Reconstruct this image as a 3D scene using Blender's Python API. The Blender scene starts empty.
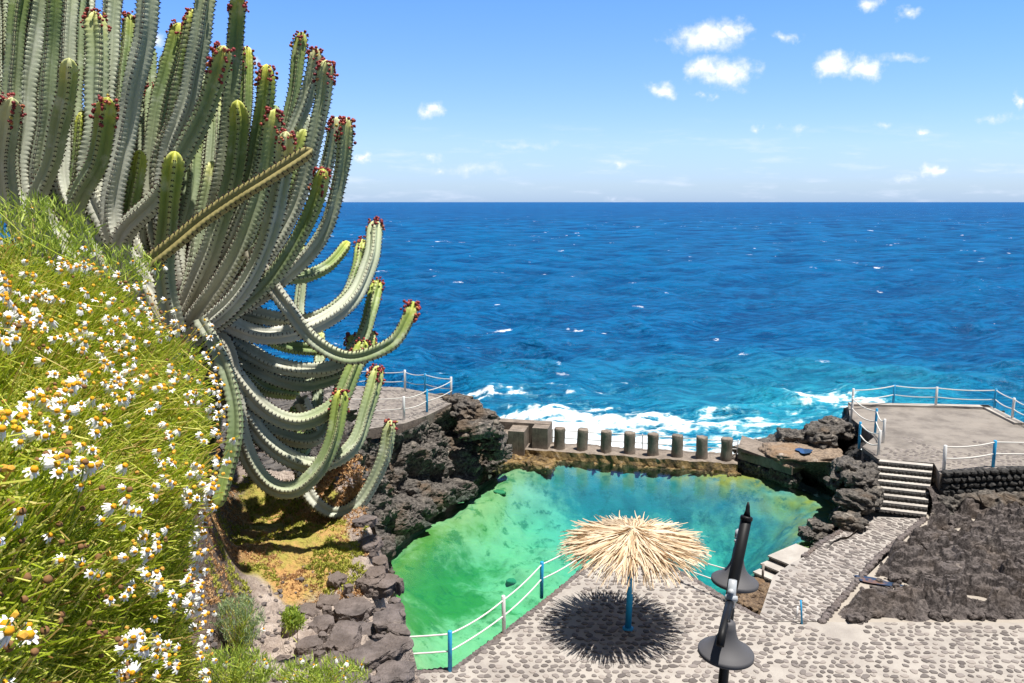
import bpy, math, random
import numpy as np
from mathutils import Vector
R = math.radians
random.seed(7)
rng = np.random.default_rng(7)
scene = bpy.context.scene
COL = scene.collection

# ---------------------------------------------------------------- camera
F = 800.0                                   # focal length in pixels of a 1024 wide frame
PITCH = math.atan(139.5 / F)
CAM = np.array((0.0, 0.0, 9.0))
cd = bpy.data.cameras.new('camera'); cam = bpy.data.objects.new('camera', cd); COL.objects.link(cam)
cd.sensor_width = 36; cd.lens = 36 * F / 1024
cd.clip_start = 0.05; cd.clip_end = 60000
cam.location = CAM; cam.rotation_euler = (math.pi / 2 - PITCH, 0, 0)
scene.camera = cam

# ---------------------------------------------------------------- light
SUN_EL, SUN_AZ = 77.0, 112.0                # azimuth clockwise from +Y
sd = bpy.data.lights.new('sun', 'SUN'); so = bpy.data.objects.new('sun', sd); COL.objects.link(so)
sd.energy = 5.0; sd.angle = R(0.53); sd.color = (1.0, 0.955, 0.89)
sv = Vector((math.cos(R(SUN_EL)) * math.sin(R(SUN_AZ)), math.cos(R(SUN_EL)) * math.cos(R(SUN_AZ)), math.sin(R(SUN_EL))))
so.rotation_euler = sv.to_track_quat('Z', 'Y').to_euler(); so.location = (0, 0, 40)
scene.view_settings.view_transform = 'Standard'
scene.view_settings.look = 'None'
scene.view_settings.gamma = 1.0
scene.view_settings.use_curve_mapping = False
scene.view_settings.exposure = 0.66
scene.cycles.use_denoising = True
scene.cycles.max_bounces = 8
scene.cycles.transparent_max_bounces = 16
scene.cycles.caustics_reflective = False
scene.cycles.caustics_refractive = False
scene.cycles.sample_clamp_indirect = 6

w = bpy.data.worlds.new('World'); scene.world = w; w.use_nodes = True

class NT:
    """small node tree helper"""
    def __init__(s, tree):
        s.t = tree; s.n = tree.nodes; s.l = tree.links
    def new(s, typ, **kw):
        n = s.n.new(typ)
        for k, v in kw.items():
            if k.startswith('i_'):
                s.put(n, k[2:], v)
            elif k.startswith('_'):
                s.put(n, int(k[1:]), v)
            else:
                setattr(n, k, v)
        return n
    def put(s, n, key, v):
        sock = n.inputs[key]
        if isinstance(v, bpy.types.Node): v = v.outputs[0]
        if isinstance(v, bpy.types.NodeSocket): s.l.new(v, sock)
        else:
            if sock.type == 'RGBA' and len(v) == 3: v = (*v, 1)
            sock.default_value = v
    def math(s, op, a, b=0.0, clamp=False, c=None):
        n = s.new('ShaderNodeMath', operation=op, use_clamp=clamp)
        s.put(n, 0, a)
        s.put(n, 1, b)
        if c is not None: s.put(n, 2, c)
        return n.outputs[0]
    def vmath(s, op, a, b=None):
        n = s.new('ShaderNodeVectorMath', operation=op); s.put(n, 0, a)
        if b is not None: s.put(n, 1, b)
        return n.outputs['Value'] if op in ('LENGTH', 'DOT_PRODUCT', 'DISTANCE') else n.outputs[0]
    def mix(s, fac, a, b, mode='MIX'):
        n = s.new('ShaderNodeMix', data_type='RGBA', blend_type=mode)
        s.put(n, 0, fac); s.put(n, 6, a); s.put(n, 7, b)
        return n.outputs[2]
    def noise(s, vec, scale, detail=4, rough=0.55, dist=0.0, col=False):
        n = s.new('ShaderNodeTexNoise', i_Scale=scale, i_Detail=detail, i_Roughness=rough, i_Distortion=dist)
        s.put(n, 'Vector', vec)
        return n.outputs['Color' if col else 'Fac']
    def ramp(s, fac, *stops):
        n = s.new('ShaderNodeValToRGB'); s.put(n, 0, fac)
        e = n.color_ramp.elements
        while len(e) < len(stops): e.new(0.5)
        for el, (p, c) in zip(e, stops):
            el.position = p
            el.color = (c, c, c, 1) if isinstance(c, (int, float)) else (*c, 1)
        return n.outputs[0]
    def step(s, v, a, b):
        n = s.new('ShaderNodeMapRange', interpolation_type='SMOOTHSTEP')
        s.put(n, 0, v); s.put(n, 1, a); s.put(n, 2, b); n.inputs[3].default_value = 0; n.inputs[4].default_value = 1
        return n.outputs[0]

# sky: Nishita, with small fair-weather clouds placed by direction
g = NT(w.node_tree); g.n.clear()
sky = g.new('ShaderNodeTexSky', sky_type='NISHITA', sun_disc=False, sun_elevation=R(SUN_EL), sun_rotation=R(SUN_AZ),
            altitude=0, air_density=1.0, dust_density=0.3, ozone_density=2.5)
tc = g.new('ShaderNodeTexCoord')
sx = g.new('ShaderNodeSeparateXYZ', _0=tc.outputs['Generated'])
X, Y, Z = sx.outputs
yy = g.math('MAXIMUM', Y, 0.02)
el = g.math('DIVIDE', Z, yy); az = g.math('DIVIDE', X, yy)
uv = g.new('ShaderNodeCombineXYZ', _0=az, _1=el, _2=0.0).outputs[0]
nz1 = g.noise(uv, 22, 5, 0.6, col=True)
nz2 = g.noise(uv, 75, 4, 0.6)
warp = g.vmath('SUBTRACT', nz1, (0.5, 0.5, 0.5))
wv = g.new('ShaderNodeVectorMath', operation='MULTIPLY_ADD'); g.put(wv, 0, warp); g.put(wv, 1, (0.075, 0.035, 0)); g.put(wv, 2, uv)
uvw = wv.outputs[0]
def sky_uv(px, py):
    x = (px - 512) / F; y = (py - 341.5) / F
    d = (x, math.cos(PITCH) - y * math.sin(PITCH), -math.sin(PITCH) - y * math.cos(PITCH))
    return d[0] / d[1], d[2] / d[1]
clouds = [(706, 38, 44, 19, 1), (733, 30, 22, 14, 1), (724, 74, 38, 17, 1.1), (697, 70, 18, 12, .9), (663, 91, 19, 9, .9), (786, 37, 14, 7, .7),
          (838, 67, 26, 15, 1.05), (868, 68, 24, 12, 1), (905, 58, 32, 6, .45), (872, 3, 18, 9, .8), (908, 15, 17, 7, .75),
          (431, 108, 15, 10, .9), (932, 172, 18, 8, .9), (905, 178, 14, 6, .5), (1023, 104, 9, 10, .8), (755, 127, 10, 6, .65), (927, 131, 12, 6, .7),
          (430, 160, 16, 6, .65), (438, 171, 10, 5, .6), (361, 156, 10, 7, .8), (475, 170, 42, 7, .45), (885, 126, 14, 6, .45), (990, 118, 30, 6, .4),
          (620, 166, 12, 5, .55), (705, 97, 8, 4, .5), (797, 130, 26, 5, .35), (520, 145, 46, 5, .35), (612, 196, 12, 5, .4), (250, 60, 14, 8, .8), (150, 40, 20, 10, .8), (1100, 60, 40, 15, 1), (1180, 120, 30, 8, .8)]
dens = 0.0
for (px, py, rx, ry, s_) in clouds:
    u, v = sky_uv(px, py)
    d_ = g.vmath('SUBTRACT', uvw, (u, v, 0))
    d_ = g.vmath('MULTIPLY', d_, (F / rx, F / ry, 0))
    ln = g.vmath('LENGTH', d_)
    t_ = g.math('MULTIPLY_ADD', ln, -s_, c=s_)
    dens = t_ if dens == 0.0 else g.math('MAXIMUM', dens, t_)
dens = g.math('ADD', dens, g.math('MULTIPLY_ADD', nz2, 0.9, c=-0.47))
cl = g.step(dens, -0.02, 0.85)
# thin low band of haze cloud near the horizon
sc = g.new('ShaderNodeVectorMath', operation='MULTIPLY'); g.put(sc, 0, uv); g.put(sc, 1, (7, 40, 0))
band = g.noise(sc.outputs[0], 1.6, 6, 0.6)
band = g.math('MULTIPLY', g.step(band, 0.5, 0.75), g.math('MULTIPLY', g.step(el, 0.11, 0.05), 0.4))
cl = g.math('MAXIMUM', cl, band)
cl = g.math('MULTIPLY', cl, g.step(Y, 0.02, 0.1))
hz = g.step(el, 0.30, -0.02)
tint = g.ramp(el, (0.0, (0.66, 0.93, 1.66)), (0.02, (0.76, 0.96, 1.50)), (0.07, (0.92, 1.08, 1.56)), (0.23, (0.74, 1.10, 1.86)), (0.6, (0.52, 0.62, 0.70)), (1.0, (0.56, 0.52, 0.46)))
skyc = g.mix(1.0, sky.outputs[0], tint, 'MULTIPLY')
shade = g.mix(g.step(dens, 0.3, 0.9), (7.6, 8.2, 9.6), (9.8, 10.0, 10.3))
col = g.mix(cl, skyc, shade)
SKYS = 0.080
bg = g.new('ShaderNodeBackground', i_Color=col, i_Strength=SKYS)
g.l.new(bg.outputs[0], g.new('ShaderNodeOutputWorld').inputs[0])

# ---------------------------------------------------------------- helpers
def ray(px, py):
    x = (px - 512) / F; y = (py - 341.5) / F
    return np.array((x, math.cos(PITCH) - y * math.sin(PITCH), -math.sin(PITCH) - y * math.cos(PITCH)))
def P(px, py, z):
    d = ray(px, py); return CAM + d * ((z - CAM[2]) / d[2])
def Q(px, py, depth):
    return CAM + ray(px, py) * depth

_perm = rng.permutation(256); _perm = np.concatenate([_perm, _perm, _perm])
_gr = rng.normal(size=(256, 3)); _gr /= np.linalg.norm(_gr, axis=1)[:, None]
def pn(p):
    """gradient noise of an (n,3) array, about -0.7..0.7"""
    i = np.floor(p).astype(int); f = p - i; i &= 255
    u = f * f * f * (f * (f * 6 - 15) + 10)
    out = 0
    for dx in (0, 1):
        wx = u[:, 0] if dx else 1 - u[:, 0]
        for dy in (0, 1):
            wy = u[:, 1] if dy else 1 - u[:, 1]
            for dz in (0, 1):
                wz = u[:, 2] if dz else 1 - u[:, 2]
                h = _perm[_perm[_perm[i[:, 0] + dx] + i[:, 1] + dy] + i[:, 2] + dz]
                gd = _gr[h]
                out = out + wx * wy * wz * ((f[:, 0] - dx) * gd[:, 0] + (f[:, 1] - dy) * gd[:, 1] + (f[:, 2] - dz) * gd[:, 2])
    return out * 1.5
def fbm(p, octv=4, gain=0.5, ridged=False):
    a, s, o = 1.0, 0.0, 0
    for k in range(octv):
        n = pn(p + 17.3 * k)
        if ridged: n = 0.5 - np.abs(n) * 1.4
        s = s + a * n; a *= gain; p = p * 2.03
    return s
def cellular(p):
    """F1 and F2 distances for (n,3) points, facetted rock"""
    i = np.floor(p).astype(int); f1 = np.full(len(p), 9.0); f2 = np.full(len(p), 9.0)
    for dx in (-1, 0, 1):
        for dy in (-1, 0, 1):
            for dz in (-1, 0, 1):
                c = i + (dx, dy, dz); m = c & 255
                h = _perm[_perm[_perm[m[:, 0]] + m[:, 1]] + m[:, 2]]
                q = c + 0.5 + _gr[h] * 0.45
                d = np.linalg.norm(p - q, axis=1)
                n1 = d < f1
                f2 = np.where(n1, f1, np.minimum(f2, d)); f1 = np.where(n1, d, f1)
    return f1, f2

class MB:
    def __init__(s): s.v = []; s.f = []; s.m = []; s.n = 0; s.col = []
    def add(s, verts, faces, mat=0, col=None):
        verts = np.asarray(verts, float).reshape(-1, 3)
        s.v.append(verts)
        off = s.n
        for fc in faces: s.f.append(tuple(int(a) + off for a in fc)); s.m.append(mat)
        if col is not None: s.col.append(np.asarray(col, float))
        s.n += len(verts)
    def addq(s, verts, faces, mat=0, col=None):
        """faces as an int array"""
        verts = np.asarray(verts, float).reshape(-1, 3); s.v.append(verts)
        fa = np.asarray(faces) + s.n
        s.f.extend(map(tuple, fa.tolist())); s.m.extend([mat] * len(fa))
        if col is not None: s.col.append(np.asarray(col, float))
        s.n += len(verts)
    def box(s, c, size, rz=0, mat=0, rx=0, ry=0):
        x, y, z = [a / 2 for a in size]
        v = np.array([(i, j, k) for k in (-z, z) for j in (-y, y) for i in (-x, x)])
        if rx: c_, s_ = math.cos(rx), math.sin(rx); v = v @ np.array([[1, 0, 0], [0, c_, -s_], [0, s_, c_]]).T
        if ry: c_, s_ = math.cos(ry), math.sin(ry); v = v @ np.array([[c_, 0, s_], [0, 1, 0], [-s_, 0, c_]]).T
        c_, s_ = math.cos(rz), math.sin(rz); v = v @ np.array([[c_, -s_, 0], [s_, c_, 0], [0, 0, 1]]).T
        s.add(v + np.asarray(c), [(0, 2, 3, 1), (4, 5, 7, 6), (0, 1, 5, 4), (1, 3, 7, 5), (3, 2, 6, 7), (2, 0, 4, 6)], mat)
    def tube(s, pts, rad, seg=8, mat=0, caps=True):
        pts = np.asarray(pts, float); n = len(pts)
        rad = np.broadcast_to(np.asarray(rad, float), (n,))
        T = np.gradient(pts, axis=0); T /= np.linalg.norm(T, axis=1)[:, None] + 1e-9
        a = np.array((0, 0, 1.0)) if abs(T[0][2]) < .9 else np.array((1.0, 0, 0))
        u = np.cross(T[0], a); u /= np.linalg.norm(u); V = []
        for k in range(n):
            u = u - T[k] * np.dot(u, T[k]); u /= np.linalg.norm(u); b = np.cross(T[k], u)
            for j in range(seg):
                t = 2 * math.pi * j / seg
                V.append(pts[k] + rad[k] * (u * math.cos(t) + b * math.sin(t)))
        fs = [(k * seg + j, k * seg + (j + 1) % seg, (k + 1) * seg + (j + 1) % seg, (k + 1) * seg + j) for k in range(n - 1) for j in range(seg)]
        if caps: fs += [tuple(range(seg))[::-1], tuple((n - 1) * seg + j for j in range(seg))]
        s.add(V, fs, mat)
    def lathe(s, c, prof, seg=24, mat=0, axis=None):
        V = []
        for r, z in prof:
            for j in range(seg):
                t = 2 * math.pi * j / seg; V.append((r * math.cos(t), r * math.sin(t), z))
        V = np.array(V)
        if axis is not None:
            q = Vector((0, 0, 1)).rotation_difference(Vector(axis)).to_matrix(); V = V @ np.array(q).T
        n = len(prof)
        fs = [(k * seg + j, k * seg + (j + 1) % seg, (k + 1) * seg + (j + 1) % seg, (k + 1) * seg + j) for k in range(n - 1) for j in range(seg)]
        s.add(V + np.asarray(c), fs, mat)
    def build(s, name, mats, parent=None, smooth=False, loc=None, attr='c'):
        me = bpy.data.meshes.new(name)
        V = np.concatenate(s.v) if s.v else np.zeros((0, 3))
        if loc is not None: V = V - np.asarray(loc)
        me.vertices.add(len(V)); me.vertices.foreach_set('co', V.ravel())
        tot = np.array([len(f) for f in s.f]); idx = np.fromiter((i for f in s.f for i in f), int, tot.sum())
        me.loops.add(len(idx)); me.loops.foreach_set('vertex_index', idx)
        me.polygons.add(len(tot)); st = np.concatenate([[0], np.cumsum(tot)[:-1]])
        me.polygons.foreach_set('loop_start', st); me.polygons.foreach_set('loop_total', tot)
        me.polygons.foreach_set('material_index', np.array(s.m))
        me.polygons.foreach_set('use_smooth', np.full(len(tot), bool(smooth)))
        for m in (mats if isinstance(mats, (list, tuple)) else [mats]): me.materials.append(m)
        if s.col:
            C = np.concatenate(s.col)
            if len(C) == len(V):
                a = me.attributes.new(attr, 'FLOAT_COLOR', 'POINT')
                full = np.ones((len(V), 4)); full[:, :C.shape[1]] = C
                a.data.foreach_set('color', full.ravel())
        me.update(calc_edges=True); me.validate()
        o = bpy.data.objects.new(name, me); COL.objects.link(o)
        if parent is not None: o.parent = parent
        elif loc is not None: o.location = loc
        return o
def tag(o, label, cat, group=None):
    o['label'] = label; o['category'] = cat
    if group: o['group'] = group
    return o
def struct(o, kind='structure'): o['kind'] = kind; return o
def thing(name, label, cat, loc=(0, 0, 0), group=None):
    o = bpy.data.objects.new(name, None); COL.objects.link(o); o.location = loc
    o.empty_display_size = .3
    return tag(o, label, cat, group)
def grid_faces(nr, nc):
    a = np.arange(nr * nc).reshape(nr, nc)
    return np.stack([a[:-1, :-1], a[:-1, 1:], a[1:, 1:], a[1:, :-1]], -1).reshape(-1, 4)
def inpoly(x, y, poly):
    x = np.asarray(x); y = np.asarray(y); c = np.zeros(x.shape, bool); n = len(poly)
    for i in range(n):
        x1, y1 = poly[i][:2]; x2, y2 = poly[(i + 1) % n][:2]
        if y1 == y2: continue
        c ^= ((y1 > y) != (y2 > y)) & (x < (x2 - x1) * (y - y1) / (y2 - y1) + x1)
    return c
def segdist(x, y, poly, closed=True):
    d = np.full(np.shape(x), 1e9); n = len(poly)
    for i in range(n if closed else n - 1):
        ax, ay = poly[i][:2]; bx, by = poly[(i + 1) % n][:2]; vx, vy = bx - ax, by - ay
        t = np.clip(((x - ax) * vx + (y - ay) * vy) / (vx * vx + vy * vy + 1e-9), 0, 1)
        d = np.minimum(d, np.hypot(x - ax - t * vx, y - ay - t * vy))
    return d
def smooth(v, a, b):
    t = np.clip((v - a) / (b - a), 0, 1); return t * t * (3 - 2 * t)
def resample(pts, n):
    pts = np.asarray(pts, float); s = np.concatenate([[0], np.cumsum(np.linalg.norm(np.diff(pts, axis=0), axis=1))])
    t = np.linspace(0, s[-1], n)
    return np.stack([np.interp(t, s, pts[:, k]) for k in range(pts.shape[1])], 1)
def catmull(pts, n):
    pts = np.asarray(pts, float)
    if len(pts) < 3: return resample(pts, n)
    p = np.vstack([2 * pts[0] - pts[1], pts, 2 * pts[-1] - pts[-2]]); out = []
    for i in range(1, len(p) - 2):
        t = np.linspace(0, 1, 24, endpoint=False)[:, None]
        out.append(0.5 * (2 * p[i] + (p[i + 1] - p[i - 1]) * t + (2 * p[i - 1] - 5 * p[i] + 4 * p[i + 1] - p[i + 2]) * t * t + (3 * p[i] - p[i - 1] - 3 * p[i + 1] + p[i + 2]) * t ** 3))
    out.append(pts[-1:]); return resample(np.vstack(out), n)
_ico = None
def ico(sub=2):
    import bmesh
    b = bmesh.new(); bmesh.ops.create_icosphere(b, subdivisions=sub, radius=1)
    v = np.array([x.co[:] for x in b.verts]); f = np.array([[q.index for q in x.verts] for x in b.faces]); b.free(); return v, f
ICO = {k: ico(k) for k in (1, 2, 3, 4, 5)}
def rock(mb, c, size, sub=3, rough=.28, seed=None, mat=0, freq=1.6, rz=None, flat=None):
    v, f = ICO[sub]; s_ = rng.uniform(0, 100, 3) if seed is None else np.array((seed, seed * 1.7, seed * .3))
    f1, f2 = cellular(v * freq * .8 + s_)
    d = 1 + (f2 - f1 - .25) * rough * 1.1 + fbm(v * freq + s_, 4) * rough * .8
    # squarish
    sq = v / (np.max(np.abs(v), axis=1)[:, None] ** .45)
    v = sq * d[:, None] * (np.asarray(size) / 2)
    if flat is not None:
        zc = size[2] / 2 * flat; z_ = v[:, 2]; v[:, 2] = np.where(z_ > zc, zc + (z_ - zc) * .12, z_)
    a = rng.uniform(0, 6.28) if rz is None else rz; c_, s2 = math.cos(a), math.sin(a)
    v = v @ np.array([[c_, -s2, 0], [s2, c_, 0], [0, 0, 1]]).T
    mb.addq(v + np.asarray(c), f, mat)

# ---------------------------------------------------------------- materials
def mat(name, build, disp=None):
    m = bpy.data.materials.new(name); m.use_nodes = True; t = NT(m.node_tree); t.n.clear()
    out = t.new('ShaderNodeOutputMaterial'); sh = build(t)
    t.l.new(sh if isinstance(sh, bpy.types.NodeSocket) else sh.outputs[0], out.inputs[0])
    return m
def bsdf(t, col, rough=.8, spec=.3, bump=None, bs=.5, bd=.02, **kw):
    b = t.new('ShaderNodeBsdfPrincipled')
    t.put(b, 'Base Color', col); t.put(b, 'Roughness', rough); t.put(b, 'Specular IOR Level', spec)
    if bump is not None:
        bp = t.new('ShaderNodeBump', i_Strength=bs, i_Distance=bd, i_Height=bump); t.l.new(bp.outputs[0], b.inputs['Normal'])
    for k, v in kw.items(): t.put(b, k.replace('_', ' '), v)
    return b
def obj_co(t): return t.new('ShaderNodeTexCoord').outputs['Object']
def geo_pos(t): return t.new('ShaderNodeNewGeometry').outputs['Position']
def island(t): return t.new('ShaderNodeNewGeometry').outputs['Random Per Island']
def plain(name, c, rough=.6, spec=.3, var=.12, scale=8):
    def b(t):
        n = t.noise(geo_pos(t), scale, 4)
        return bsdf(t, t.mix(n, tuple(x * (1 - var) for x in c), tuple(min(1, x * (1 + var)) for x in c)), rough, spec)
    return mat(name, b)
M = {}
def _basalt(t, lo=(.015, .014, .014), hi=(.18, .16, .14), pale=(.40, .35, .29), pt=.57, warm=(.14, .09, .05)):
    p = geo_pos(t)
    n = t.noise(p, 2.3, 8, .65); n2 = t.noise(p, 11, 6, .7); n3 = t.noise(p, .8, 4)
    c = t.mix(t.step(n2, .3, .7), lo, hi)
    c = t.mix(t.math('MULTIPLY', t.step(n3, .5, .68), .55), c, warm)
    c = t.mix(t.math('MULTIPLY', t.step(n, pt, pt + .12), .7), c, pale)
    h = t.math('ADD', n2, t.math('MULTIPLY', t.noise(p, 45, 4, .7), .4))
    return bsdf(t, c, .85, .25, h, .8, .06)
M['basalt'] = mat('basalt', _basalt)
M['lava'] = mat('lava', lambda t: _basalt(t, (.025, .02, .019), (.17, .145, .135), (.36, .31, .27), .60, (.13, .10, .08)))
M['stone_dark'] = mat('stone_dark', lambda t: _basalt(t, (.07, .06, .058), (.23, .195, .185), (.38, .32, .27), .62, (.2, .15, .12)))
M['wall_stone'] = mat('wall_stone', lambda t: _basalt(t, (.02, .02, .02), (.085, .08, .075), (.2, .18, .16), .68, (.07, .05, .04)))
def _mortar(t, c=(.42, .385, .345), c2=(.30, .27, .245)):
    p = geo_pos(t); n = t.noise(p, 1.1, 6, .65); n2 = t.noise(p, 14, 5, .7); n3 = t.noise(p, .35, 4, .6)
    cc = t.mix(t.step(n, .38, .72), c, c2)
    cc = t.mix(t.math('MULTIPLY', t.step(n3, .52, .7), .5), cc, (.33, .29, .25))
    cc = t.mix(t.math('MULTIPLY', n2, .35), cc, tuple(x * .7 for x in c2))
    return bsdf(t, cc, .9, .2, n2, .6, .03)
M['mortar'] = mat('mortar', _mortar)
M['ramp_mortar'] = mat('ramp_mortar', lambda t: _mortar(t, (.43, .395, .36), (.27, .245, .225)))
M['cement'] = mat('cement', lambda t: _mortar(t, (.28, .25, .22), (.15, .132, .118)))
M['kerb_white'] = mat('kerb_white', lambda t: _mortar(t, (.50, .465, .42), (.34, .31, .28)))
def _cobble(t):
    r = island(t); p = geo_pos(t); n = t.noise(p, 18, 5, .7)
    c = t.ramp(r, (0, (.085, .075, .072)), (.4, (.155, .138, .13)), (.75, (.24, .212, .198)), (1, (.34, .30, .27)))
    return bsdf(t, t.mix(t.math('MULTIPLY', n, .5), c, (.17, .14, .12)), .75, .3, n, .4, .01)
M['cobble'] = mat('cobble', _cobble)
def _concrete(t, c=(.23, .19, .155), wet=False):
    p = geo_pos(t); n = t.noise(p, 3, 7, .7); mp = t.new('ShaderNodeMapping'); t.put(mp, 0, p); mp.inputs['Scale'].default_value = (9, 9, 1.2)
    st = t.noise(mp.outputs[0], 1.6, 5, .6)
    cc = t.mix(t.step(n, .3, .75), tuple(x * 1.25 for x in c), tuple(x * .55 for x in c))
    cc = t.mix(t.math('MULTIPLY', t.step(st, .5, .75), .6), cc, (.06, .05, .045))
    n2 = t.noise(p, 25, 4, .7)
    return bsdf(t, cc, .85, .25, n2, .7, .03)
M['concrete'] = mat('concrete', _concrete)
M['concrete_pale'] = mat('concrete_pale', lambda t: _concrete(t, (.34, .29, .25)))
def _algae(t):
    p = geo_pos(t); n = t.noise(p, 3.5, 7, .7); n2 = t.noise(p, 20, 5, .7)
    c = t.ramp(n, (.3, (.03, .022, .012)), (.45, (.11, .07, .028)), (.56, (.25, .16, .055)), (.7, (.30, .24, .18)))
    return bsdf(t, c, .6, .4, n2, .8, .05)
M['algae'] = mat('algae_ledge', _algae)
M['blue_paint'] = plain('blue_paint', (.02, .33, .64), .45, .4, .15, 12)
M['white_paint'] = plain('white_paint', (.74, .73, .72), .5, .4, .08, 12)
M['rope'] = plain('rope', (.66, .64, .60), .8, .2, .1, 60)
M['black_metal'] = plain('black_metal', (.010, .010, .011), .5, .2, .2, 30)
M['grey_metal'] = plain('grey_metal', (.085, .083, .088), .6, .25, .06, 6)
M['silver'] = plain('silver', (.42, .44, .46), .35, .6, .2, 30)
def _thatch(t):
    r = island(t); p = geo_pos(t); n = t.noise(p, 30, 3)
    c = t.ramp(r, (0, (.34, .22, .12)), (.15, (.60, .44, .27)), (.5, (.76, .61, .43)), (1, (.88, .77, .60)))
    c = t.mix(t.math('MULTIPLY', n, .3), c, (.3, .19, .1))
    b = bsdf(t, c, .8, .2)
    tr = t.new('ShaderNodeBsdfTranslucent', i_Color=c)
    return t.new('ShaderNodeMixShader', _0=.12, _1=b, _2=tr)
M['thatch'] = mat('thatch', _thatch)
# ================================================================= SEA
SEA = -0.95; PW = -0.5
def _sea(t):
    p = geo_pos(t); s = t.new('ShaderNodeSeparateXYZ', _0=p); D = s.outputs[1]
    at = t.new('ShaderNodeAttribute', attribute_name='c'); sc_ = t.new('ShaderNodeSeparateColor', _0=at.outputs[0])
    foam, shore, crest = sc_.outputs
    mp = t.new('ShaderNodeMapping'); t.put(mp, 0, p); mp.inputs['Scale'].default_value = (.35, 1, 1)
    patch = t.noise(mp.outputs[0], .012, 5, .6); patch2 = t.noise(mp.outputs[0], .12, 5, .6)
    deep = t.mix(t.step(D, 60, 700), (.001, .078, .225), (.001, .036, .165))
    deep = t.mix(t.math('MULTIPLY', t.step(D, 1500, 9000), .7), deep, (.001, .028, .135))
    deep = t.mix(t.step(patch, .35, .65), deep, t.mix(.35, deep, (.002, .09, .30)))
    fine = t.noise(mp.outputs[0], .55, 6, .68); far_ = t.noise(mp.outputs[0], .06, 8, .72)
    fin0 = t.noise(mp.outputs[0], 2.0, 6, .66)
    wn = t.step(D, 170, 50); wf = t.step(D, 120, 330)
    wm = t.math('SUBTRACT', 1.0, t.math('ADD', wn, wf), True)
    tex = t.math('ADD', t.math('MULTIPLY', t.step(fin0, .38, .62), wn), t.math('MULTIPLY', t.step(fine, .38, .62), wm))
    tex = t.math('ADD', tex, t.math('MULTIPLY', t.step(t.noise(mp.outputs[0], .15, 8, .74), .40, .60), wf))
    tex = t.math('ADD', tex, t.math('MULTIPLY_ADD', crest, .5, c=-.25))
    mid = t.mix(t.math('MULTIPLY', patch2, .5), deep, (.001, .045, .14))
    mid = t.mix(tex, t.mix(.40, mid, (.0008, .030, .12)), t.mix(.45, mid, (.004, .19, .46)))
    c = t.mix(t.math('MULTIPLY', shore, .9), mid, t.mix(tex, (.006, .17, .30), (.02, .30, .42)))
    # foam lace
    wv = t.vmath('ADD', p, t.vmath('SCALE', t.noise(p, .8, 3, .6, col=True)))
    sca = t.new('ShaderNodeVectorMath', operation='SCALE'); t.put(sca, 0, t.noise(p, .7, 4, .6, col=True)); sca.inputs['Scale'].default_value = 1.6
    wv = t.vmath('ADD', p, sca.outputs[0])
    vo = t.new('ShaderNodeTexVoronoi', feature='DISTANCE_TO_EDGE', i_Scale=1.7); t.put(vo, 'Vector', wv)
    lace = t.step(vo.outputs['Distance'], .22, .0)
    fn = t.noise(mp.outputs[0], 2.6, 7, .72)
    v = t.math('ADD', t.math('MULTIPLY', foam, 1.25), t.math('ADD', t.math('MULTIPLY', lace, .22), t.math('MULTIPLY', fn, 1.0)))
    fm = t.math('MULTIPLY', t.step(v, 1.06, 1.50), t.math('MULTIPLY_ADD', t.step(fin0, .35, .6), .35, c=.65))
    milky = t.math('MULTIPLY', t.step(v, .78, 1.1), t.math('MULTIPLY', shore, .55))
    c = t.mix(milky, c, (.16, .50, .58))
    # far whitecaps
    mw = t.new('ShaderNodeMapping'); t.put(mw, 0, p); mw.inputs['Scale'].default_value = (.22, .30, 1)
    wc = t.noise(mw.outputs[0], 1.0, 6, .66)
    big = t.noise(mw.outputs[0], .11, 3, .5)
    wcm = t.math('MULTIPLY', t.step(t.math('ADD', wc, t.math('MULTIPLY', big, .25)),   .795, .83), t.math('MULTIPLY', t.step(D, 3500, 800), .8))
    wcm = t.math('MULTIPLY', wcm, t.step(D, 30, 60))
    fm = t.math('MAXIMUM', fm, wcm)
    # normals
    b1 = t.noise(mp.outputs[0], 3.2, 6, .62); b2 = t.noise(mp.outputs[0], .42, 7, .66); b3 = t.noise(mp.outputs[0], .055, 8, .7)
    bu1 = t.new('ShaderNodeBump', i_Strength=.9, i_Distance=.16, i_Height=b1)
    bu2 = t.new('ShaderNodeBump', i_Strength=1.0, i_Distance=.9, i_Height=b2); t.l.new(bu1.outputs[0], bu2.inputs['Normal'])
    bu3 = t.new('ShaderNodeBump', i_Strength=1.0, i_Distance=4.5, i_Height=b3); t.l.new(bu2.outputs[0], bu3.inputs['Normal'])
    nrm = bu3.outputs[0]
    df = t.new('ShaderNodeBsdfDiffuse', i_Color=c); t.l.new(nrm, df.inputs['Normal'])
    gl = t.new('ShaderNodeBsdfGlossy', i_Roughness=.16); gl.inputs[0].default_value = (.9, .95, 1, 1); t.l.new(nrm, gl.inputs['Normal'])
    fr = t.new('ShaderNodeFresnel', i_IOR=1.33); t.l.new(nrm, fr.inputs['Normal'])
    fac = t.math('MINIMUM', t.math('MULTIPLY', fr, .50), .13)
    wat = t.new('ShaderNodeMixShader', _0=fac, _1=df, _2=gl)
    fo = t.new('ShaderNodeBsdfDiffuse', i_Color=(.66, .70, .73)); t.l.new(bu1.outputs[0], fo.inputs['Normal'])
    return t.new('ShaderNodeMixShader', _0=fm, _1=wat, _2=fo)
M['sea'] = mat('sea_water', _sea)

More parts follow.
